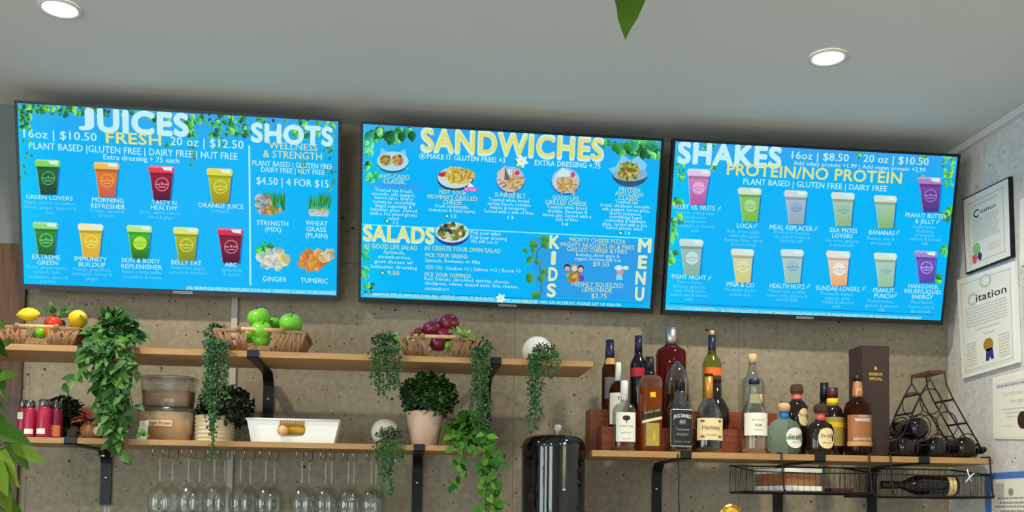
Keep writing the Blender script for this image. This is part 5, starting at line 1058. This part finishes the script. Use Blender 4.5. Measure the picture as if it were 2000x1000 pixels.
for x, y in ((1800, 768), (1862, 780), (1888, 826), (1912, 868), (1760, 868), (1782, 806), (1748, 884), (1921, 884)): MB().tube([rk(x, y), rk(x, y, True)], .004, 6).build('cross_bar', M['iron'], t)
hb = MB(); a, c = rk(1815, 726), rk(1846, 726); a2, c2 = rk(1815, 726, True), rk(1846, 726, True)
hb.hexa([a+V((0, -.004, -.006)), c+V((0, -.004, -.006)), c2+V((0, .004, -.006)), a2+V((0, .004, -.006)), a+V((0, -.004, .005)), c+V((0, -.004, .005)), c2+V((0, .004, .005)), a2+V((0, .004, .005))]); hb.build('handle', mat('dark_wood_handle', (88, 52, 44), .5), t)
def lying(label, cx, cy, r, flip=False, lab=True, d0=None):
    d0 = d0 or dfr+.012; c = P(cx, cy, d0); k = SC(cx, cy, d0); rr = r/k
    L = d0-.14; c.y = -d0; o = thing('wine_bottle', label, 'bottle', c, 'wine bottles in the iron rack')
    prof = [(.0002, -.014), (rr*.35, -.0125), (rr*.66, -.008), (rr*.88, .002), (rr*.98, .014), (rr, .026), (rr, L*.62), (rr*.75, L*.70), (rr*.4, L*.76), (rr*.36, L*.97), (rr*.38, L)]
    if flip: prof = [(rr*.38, 0), (rr*.36, L*.03), (rr*.4, L*.24), (rr*.75, L*.30), (rr, L*.38), (rr, L*.99), (rr*.9, L)]
    MB().lathe(c, prof, 28, mtx=Matrix.Rotation(-pi/2, 3, 'X')).build('bottle_glass', GLS['blackg'], o)
    if flip: MB().lathe(c, [(rr*.40, -.0005), (rr*.42, .03)], 24, mtx=Matrix.Rotation(-pi/2, 3, 'X')).build('capsule', CAPS['black'], o)
    if lab: MB().lathe(c, [(rr*1.012, .02), (rr*1.012, .09)], 10, mtx=Matrix.Rotation(-pi/2, 3, 'X'), a0=-.5, a1=.35, cap0=False, cap1=False).build('label', LBL['white'], o)
lying('dark wine bottle lying in the middle tier of the iron rack, left', 1797, 836, 20.5)
lying('dark wine bottle lying at the left of the rack bottom tier', 1772, 873, 20, lab=False)
lying('dark wine bottle lying in the middle of the rack bottom tier', 1833, 874, 20.5)
lying('dark wine bottle lying at the right of the rack bottom tier', 1890, 874, 20.5)
lying('slim black bottle lying neck-out at the right foot of the rack', 1922, 878, 13, flip=True, lab=False, d0=.36)

# ------------------------------------------------------------------ under-shelf wire baskets
def wire_basket(label, xl, xr, ztop, zbot, hooks, rimpts=None):
    x0, x1 = P(xl, 960, .42).x, P(xr, 960, .42).x; y0, y1 = -.425, -.14; zt, zb_ = ZRs-.021-ztop, zbot
    t = thing('wire_basket', label, 'wire basket', ((x0+x1)/2, -.28, zb_), 'wire baskets under the liquor shelf'); r = .0009
    w = MB(); n = int((x1-x0)/.021)
    for i in range(n+1):
        x = x0+(x1-x0)*i/n; w.tube([(x, y0+.006, zt-.03), (x, y0, zb_), (x, y1, zb_), (x, y1, zt)], r, 5)
    for i in range(13):
        y = y0+(y1-y0)*i/12
        w.tube([(x0, y, zt-.03+(.03*i/12)), (x0+.004, y, zb_), (x1-.004, y, zb_), (x1, y, zt-.03+.03*i/12)], r, 5)
    w.build('wire_mesh', M['iron'], t)
    fr_ = MB()
    fr_.tube([(x0, y1, zt), (x0, y0+.006, zt-.03), ((x0+x1)/2, y0+.006, zt-.034), (x1, y0+.006, zt-.03), (x1, y1, zt), (x0, y1, zt)], .0026, 6)
    fr_.tube([(x0, y0, zb_), (x1, y0, zb_), (x1, y1, zb_), (x0, y1, zb_), (x0, y0, zb_)], .0042, 6); fr_.build('rim', M['iron'], t)
    for hx in hooks:
        x = P(hx, 900, .42).x
        MB().tube([(x+.006, y0-.001, zb_+.002), (x+.003, y0+.002, zb_+.012), (x, -.4165, zt-.02), (x-.003, -.4155, ZRs+.0035), (x-.003, -.36, ZRs+.0032)], .0035, 6).build('shelf_hook', M['black'], t)
    return x0, x1, zb_
zb1 = P(1590, 962, .42).z; zb2 = P(1820, 970, .42).z
wire_basket('black wire basket under the liquor shelf holding a thick book', 1476, 1708, .012, zb1, (1529, 1700))
bx0, bx1, _ = wire_basket('black wire basket under the liquor shelf holding a wine bottle', 1716, 1938, .012, zb2, (1742, 1936))
# thick book, its corner towards the viewer
zc0 = zb1+.006; cn = P(1533, 955, .405); cn.y = -.405; hgt = P(1533, 918, .405).z-P(1533, 962, .405).z
t = thing('thick_book', 'thick book with white covers and brown page edges in a wire basket', 'book', (cn.x, cn.y, zc0))
ea = P(1606, 955, .39); ea.y = -.39; eb = P(1474, 955, .215); eb.y = -.215
u = V((ea.x-cn.x, ea.y-cn.y, 0)); v = V((eb.x-cn.x, eb.y-cn.y, 0)); ct = .0175
def slabuv(mb, z0, z1, ins=0.0):
    a = V((cn.x, cn.y, 0))+u.normalized()*ins+v.normalized()*ins; uu = u*(1-2*ins/u.length); vv = v*(1-2*ins/v.length)
    mb.hexa([a+V((0, 0, z0)), a+uu+V((0, 0, z0)), a+uu+vv+V((0, 0, z0)), a+vv+V((0, 0, z0)), a+V((0, 0, z1)), a+uu+V((0, 0, z1)), a+uu+vv+V((0, 0, z1)), a+vv+V((0, 0, z1))])
q = MB(); slabuv(q, zc0, zc0+ct); q.build('back_cover', M['white'], t); q = MB(); slabuv(q, zc0+hgt-ct, zc0+hgt); q.build('front_cover', M['white'], t)
q = MB(); slabuv(q, zc0+ct+.0002, zc0+hgt-ct-.0002, .006); q.build('page_block', wood('brown_pages', (126, 84, 50), (160, 112, 70), .8, (2, 2, 120)), t)
o = MB().box((P(1640, 955, .36).x-.03, -.36, zb1+.006), (P(1640, 955, .36).x+.05, -.30, zb1+.018)).build('red_booklet', mat('dark_red_cover', (92, 34, 32), .5), None, (P(1640, 955, .36).x, -.33, zb1+.006)); tag(o, 'small dark red booklet lying beside the thick book', 'booklet')
# wine bottle lying in the right basket
r = .036; xa = P(1716, 955, .36).x+.012; L = P(1866, 955, .36).x-xa; c = V((xa, -.36, zb2+.005+r))
t = thing('wine_bottle', 'black wine bottle lying on its side in the right wire basket', 'bottle', c); mt = Matrix.Rotation(pi/2, 3, 'Y')
MB().lathe(c, [(r*.38, 0), (r*.36, L*.26), (r*.55, L*.32), (r*.92, L*.42), (r, L*.48), (r, L*.985), (r*.9, L)], 28, mtx=mt).build('bottle_glass', GLS['blackg'], t)
MB().lathe(c, [(r*.41, -.001), (r*.40, L*.2)], 20, mtx=mt).build('capsule', CAPS['black'], t)
MB().lathe(c, [(r*1.01, L*.85), (r*1.01, L*.95)], 20, mtx=mt, a0=-2.6, a1=-.2, cap0=False, cap1=False).build('gold_label', mat('gold_white_label', (222, 196, 140), .5, var=.25, nscale=120), t)
t = thing('twist_tie', 'white twist tie crossed on the front wire of the right basket', 'tie', P(1895, 930, .425))
MB().tube([P(1889, 916, .43), P(1892, 928, .431), P(1897, 940, .43)], .0022, 6).build('tie_end', M['white'], t); MB().tube([P(1903, 924, .432), P(1895, 931, .433), P(1886, 942, .432)], .0022, 6).build('tie_end', M['white'], t)

# ------------------------------------------------------------------ certificates on the right wall
def W(px, py): p = PX(px, py, XR); return p.y, p.z
class Cert:
    def __init__(s, label, tl, tr, br, bl, frame, fw, off=.002, th=.010, group='certificates on the right wall'):
        q = [W(*c) for c in (tl, tr, br, bl)]
        s.q = q; s.off = off; s.th = th; yc = sum(a for a, _ in q)/4; zc = min(b for _, b in q)
        s.t = thing('wall_certificate', label, 'certificate', (XR-off, yc, zc), group)
        s.part('mount' if frame is M['white'] else 'frame', 0, 1, 0, 1, 0, th, frame)
        fx = fw; s.part('paper', fx, 1-fx, fx*.8, 1-fx*.8, th*.5, th+.0012, M['paper'])
    def pt(s, u, v, x):                      # u to the viewer's right, v down
        (y0, z0), (y1, z1), (y2, z2), (y3, z3) = s.q
        y = (y0*(1-u)+y1*u)*(1-v)+(y3*(1-u)+y2*u)*v; z = (z0*(1-u)+z1*u)*(1-v)+(z3*(1-u)+z2*u)*v
        return V((XR-s.off-x, y, z))
    def part(s, name, u0, u1, v0, v1, xa, xb, m):
        MB().hexa([s.pt(u0, v1, xa), s.pt(u1, v1, xa), s.pt(u1, v1, xb), s.pt(u0, v1, xb), s.pt(u0, v0, xa), s.pt(u1, v0, xa), s.pt(u1, v0, xb), s.pt(u0, v0, xb)]).build(name, m, s.t)
    def text(s, st, u, v, w, h, ink, bold=.01, x=None):
        vs, fs, a, b = text_geo(st, bold, 2); x = s.th+.002 if x is None else x
        MB().add([s.pt(u+((q-a)/(b-a)-.5)*w, v-(y/CAPH-.5)*h, x) for q, y in vs], fs, 0, False).build('lettering', ink, s.t)
    def lines(s, rows, seed, ink):
        r = random.Random(seed); mb = MB(); x = s.th+.0018
        for v, u0, u1, h in rows:
            u = u0
            while u < u1:
                w = min(r.uniform(.02, .07), u1-u); mb.add([s.pt(u, v+h/2, x), s.pt(u+w, v+h/2, x), s.pt(u+w, v-h/2, x), s.pt(u, v-h/2, x)], [(0, 1, 2, 3)], 0, False); u += w+.012
        mb.build('small_print', ink, s.t)
    def border(s, i, w, m):
        mb = MB(); x = s.th+.0016; o = i; j = i+w
        for a in ((o, 1-o, o*.8, o*.8+w*.8), (o, 1-o, 1-o*.8-w*.8, 1-o*.8), (o, j, o*.8, 1-o*.8), (1-j, 1-o, o*.8, 1-o*.8)):
            u0, u1, v0, v1 = a; mb.add([s.pt(u0, v1, x), s.pt(u1, v1, x), s.pt(u1, v0, x), s.pt(u0, v0, x)], [(0, 1, 2, 3)], 0, False)
        mb.build('printed_border', m, s.t)
    def disc(s, name, u, v, ru, rv, m, n=24, dx=.0005, pts=None):
        x = s.th+.002; pp = pts or [(math.cos(2*pi*k/n), math.sin(2*pi*k/n)) for k in range(n)]
        mb = MB(); k = len(pp); mb.add([s.pt(u+a*ru, v+b*rv, x+dx) for a, b in pp]+[s.pt(u+a*ru, v+b*rv, x) for a, b in pp], [tuple(range(k-1, -1, -1))]+[(j, (j+1) % k, k+(j+1) % k, k+j) for j in range(k)], 0, False); mb.build(name, m, s.t)
pg = mat('grey_print', (196, 196, 186), .7, var=0); pb = mat('blue_ink', (58, 66, 140), .6, var=0); pgn = mat('green_seal', (140, 196, 130), .6, var=.03); prd = mat('red_ribbon', (226, 90, 76), .6, var=.03); pbl = mat('navy_ribbon', (46, 50, 130), .6, var=.03); pgd = mat('gold_seal', (186, 150, 56), .4, metal=.3, var=.1); pblu = mat('blue_border', (76, 122, 190), .6, var=.05)
c1 = Cert('citation in a black frame with green, red and blue seal', (1887, 390), (1979, 345), (1984, 502), (1894, 536), M['black'], .022, th=.014)
c1.border(.12, .014, pg); c1.text('Board County Legislature', .5, .16, .50, .026, pg); c1.text('C', .30, .275, .12, .10, pb, .03); c1.text('itation', .55, .27, .34, .055, INK['dark'], 0)
c1.lines([(.34+.026*i, .22+.02*math.sin(i*2.1), .76+.03*math.sin(i*1.3), .013) for i in range(12)], 1, pg); c1.lines([(.74, .54, .78, .012), (.77, .5, .8, .012), (.80, .54, .78, .012)], 2, pg)
c1.disc('green_seal', .28, .73, .085, .075, pgn); c1.disc('red_ribbon', .23, .85, .05, .06, prd, pts=[(-1, -.9), (1, -.9), (1, .2), (.2, 1.1), (-1, .6)]); c1.disc('blue_ribbon', .34, .84, .055, .065, pbl, pts=[(0, -1), (1, -.2), (.3, 1), (-.9, .1)])
c2 = Cert('large citation in a clear frame with a gold seal and purple ribbon', (1875, 548), (1989, 510), (1996, 708), (1886, 740), M['white'], .05, th=.012)
c2.border(.07, .010, pg); c2.disc('crest', .52, .10, .10, .065, pg); c2.disc('crest_center', .52, .10, .07, .045, M['paper'], dx=.0008); c2.text('C', .26, .245, .15, .12, pg, .04); c2.text('itation', .60, .245, .52, .075, INK['dark'], .01)
c2.lines([(.33+.030*i, .14, .86, .014) for i in range(7)], 3, pg); c2.lines([(.56, .3, .74, .016), (.62, .44, .64, .014)], 4, pg); c2.lines([(.68+.03*i, .12, .30, .014) for i in range(8)], 5, pg); c2.lines([(.68+.03*i, .70, .88, .014) for i in range(8)], 6, pg)
c2.disc('gold_seal', .52, .74, .085, .065, pgd); c2.disc('purple_ribbon', .53, .84, .07, .06, pbl, pts=[(-.7, -1), (.9, -1), (1.1, .8), (.45, .9), (.2, .3), (-.2, 1), (-.9, .9)])
c3 = Cert('unframed white certificate with a dark round seal cut by the right edge', (1941, 738), (2034, 716), (2034, 858), (1943, 857), M['white'], .03, th=.003)
c3.lines([(.15, .1, .9, .05), (.18, .1, .9, .03)], 7, mat('lilac_print', (190, 194, 206), .7, var=0)); c3.text('Certificate of', .50, .30, .56, .06, pg, 0); c3.text('Recognition', .62, .42, .46, .06, pg, .01); c3.lines([(.54, .22, .85, .02), (.60, .28, .85, .02), (.66, .3, .85, .02), (.80, .25, .45, .015)], 8, pg); c3.disc('dark_seal', .66, .72, .11, .13, mat('dark_seal', (58, 40, 32), .5))
c4 = Cert('certificate with a scalloped blue border at the bottom right corner', (1926, 925), (2034, 918), (2034, 1075), (1928, 1070), pblu, .13, th=.003)
sc4 = MB()
for i in range(26): 
    u = .13+.74*(i+.5)/26
    for k in range(8):
        a, b_ = pi*k/8, pi*(k+1)/8; sc4.add([c4.pt(u, .13*.8, .0045), c4.pt(u+.014*math.cos(a), .104-.02*math.sin(a), .0045), c4.pt(u+.014*math.cos(b_), .104-.02*math.sin(b_), .0045)], [(0, 1, 2)], 0, False)
sc4.build('scalloped_edge', M['paper'], c4.t)
c4.disc('crest', .5, .26, .045, .05, INK['grey']); c4.lines([(.34, .25, .8, .02), (.40, .3, .8, .025), (.45, .2, .8, .02), (.51, .3, .75, .025), (.57, .2, .8, .02)], 9, INK['grey'])
c5 = Cert('white certificate edge at the far right, level with the black frame', (1996, 390), (2060, 360), (2060, 500), (1996, 520), M['white'], .03, th=.006)
# small white sensor where the wall meets the ceiling
a = PX(1995, 150, XR-.045); t = thing('wall_sensor', 'small white sensor box at the top of the right wall', 'sensor', (XR-.002, a.y, a.z))
MB().box((XR-.075, a.y-.05, a.z-.028), (XR-.002, a.y+.012, a.z+.022)).build('housing', M['white'], t); MB().box((XR-.03, a.y-.03, a.z-.10), (XR-.002, a.y-.004, a.z-.0285)).build('cable_cover', M['white'], t)

# ------------------------------------------------------------------ plants near the viewer
dl = 1.7
t = thing('tall_houseplant', 'tall green houseplant close to the viewer at the left edge', 'plant', (P(-60, 1000, dl).x, -dl, 0)); bx = ORG[t.name]
MB().lathe(bx, [(.12, .001), (.15, .22), (.16, .30), (.145, .30)], 32, cap1=False).build('pot', M['cream'], t); MB().lathe(bx, [(.146, .27), (.0002, .28)], 24, cap0=False).build('soil', M['soil'], t)
f = MB(); s_ = MB(); top = P(-40, 660, dl)
s_.tube([bx+V((0, 0, .27)), bx+V((.02, 0, .8)), P(-50, 960, dl), top], [.012, .010, .008, .005], 8)
LV = [((-10, 740), (35, 730), 20), ((-8, 690), (26, 662), 20), ((-14, 870), (36, 952), 30), ((20, 868), (92, 906), 20), ((10, 862), (58, 918), 24), ((-16, 895), (14, 968), 28), ((-10, 920), (20, 1005), 30), ((-20, 820), (26, 836), 26), ((-12, 840), (60, 866), 30), ((-20, 640), (14, 700), 22), ((-24, 700), (12, 780), 24), ((-30, 780), (16, 800), 24), ((-20, 960), (45, 1005), 26), ((-30, 620), (10, 640), 20), ((-40, 900), (-10, 990), 30), ((-40, 760), (-90, 720), 26), ((-40, 860), (-110, 840), 28), ((-40, 930), (-110, 960), 28), ((-40, 680), (-80, 640), 24)]
rf = random.Random(9)
for (x0, y0), (x1, y1), w in LV:
    a = P(x0, y0, dl+rf.uniform(-.1, .1)); b = P(x1, y1, dl+rf.uniform(-.05, .15)); L = (b-a).length
    f.leaf(a, b-a, (rf.uniform(-.3, .3), -1, rf.uniform(.2, .7)), L, w*1.5/SC(20, 800, dl), droop=.04)
    s_.tube([P(-45, min(950, y0+25), dl), a], .0022, 5)
f.build('foliage', M['leaf_fore'], t); s_.build('stems', M['stem'], t)
# hanging planter above the frame: only one leaf tip shows
dh = 1.6; a = P(1232, -35, dh); b = P(1222, 77, dh); cx = P(1262, -260, dh); hz = ZCEIL
t = thing('hanging_plant', 'green leaf tip of a hanging plant at the top edge', 'plant', (cx.x, -dh, hz-.002))
f = MB(); s_ = MB(); L = (b-a).length
pts = [(0, 0, 0), (.25, .02, .30), (.5, .03, .25), (.62, .02, .20), (.8, .01, .09), (1, 0, 0)]; dv = (b-a); side = V((1, .1, 0)).normalized(); nr = V((0, -1, 0))
vs = []
for tt, lf_, w in pts: p = a+dv*tt; vs += [p-side*w*L*(1.05 if tt == .25 else .82)+nr*.012*math.sin(6*tt), p+nr*-.006, p+side*w*L*(1.0 if tt < .4 else .85)]
fs = []
for i in range(len(pts)-1):
    q = 3*i; fs += [(q, q+1, q+4, q+3), (q+1, q+2, q+5, q+4)]
f.add(vs, fs)
pc = V((cx.x, -dh, hz-.06))
rr_ = random.Random(2)
MB().lathe(pc, [(.05, -.0), (.07, .03), (.07, .055)], 24, cap1=False).build('ceiling_pot', M['white'], t)
s_.tube([pc+V((0, 0, .03)), pc+V((.02, -.08, .02)), P(1245, -90, dh), a], .0025, 6)
for k in range(7):
    q = P(1250+rr_.uniform(-60, 90), -95-rr_.random()*90, dh+rr_.uniform(-.05, .05)); f.leaf(q, (rr_.gauss(0, .5), rr_.gauss(0, .4), -.8), (rr_.uniform(-.4, .4), -1, .3), .07, .045); s_.tube([pc+V((0, 0, .02)), q], .0015, 5)
f.build('foliage', M['leaf_fore'], t); s_.build('stems', M['stem'], t)
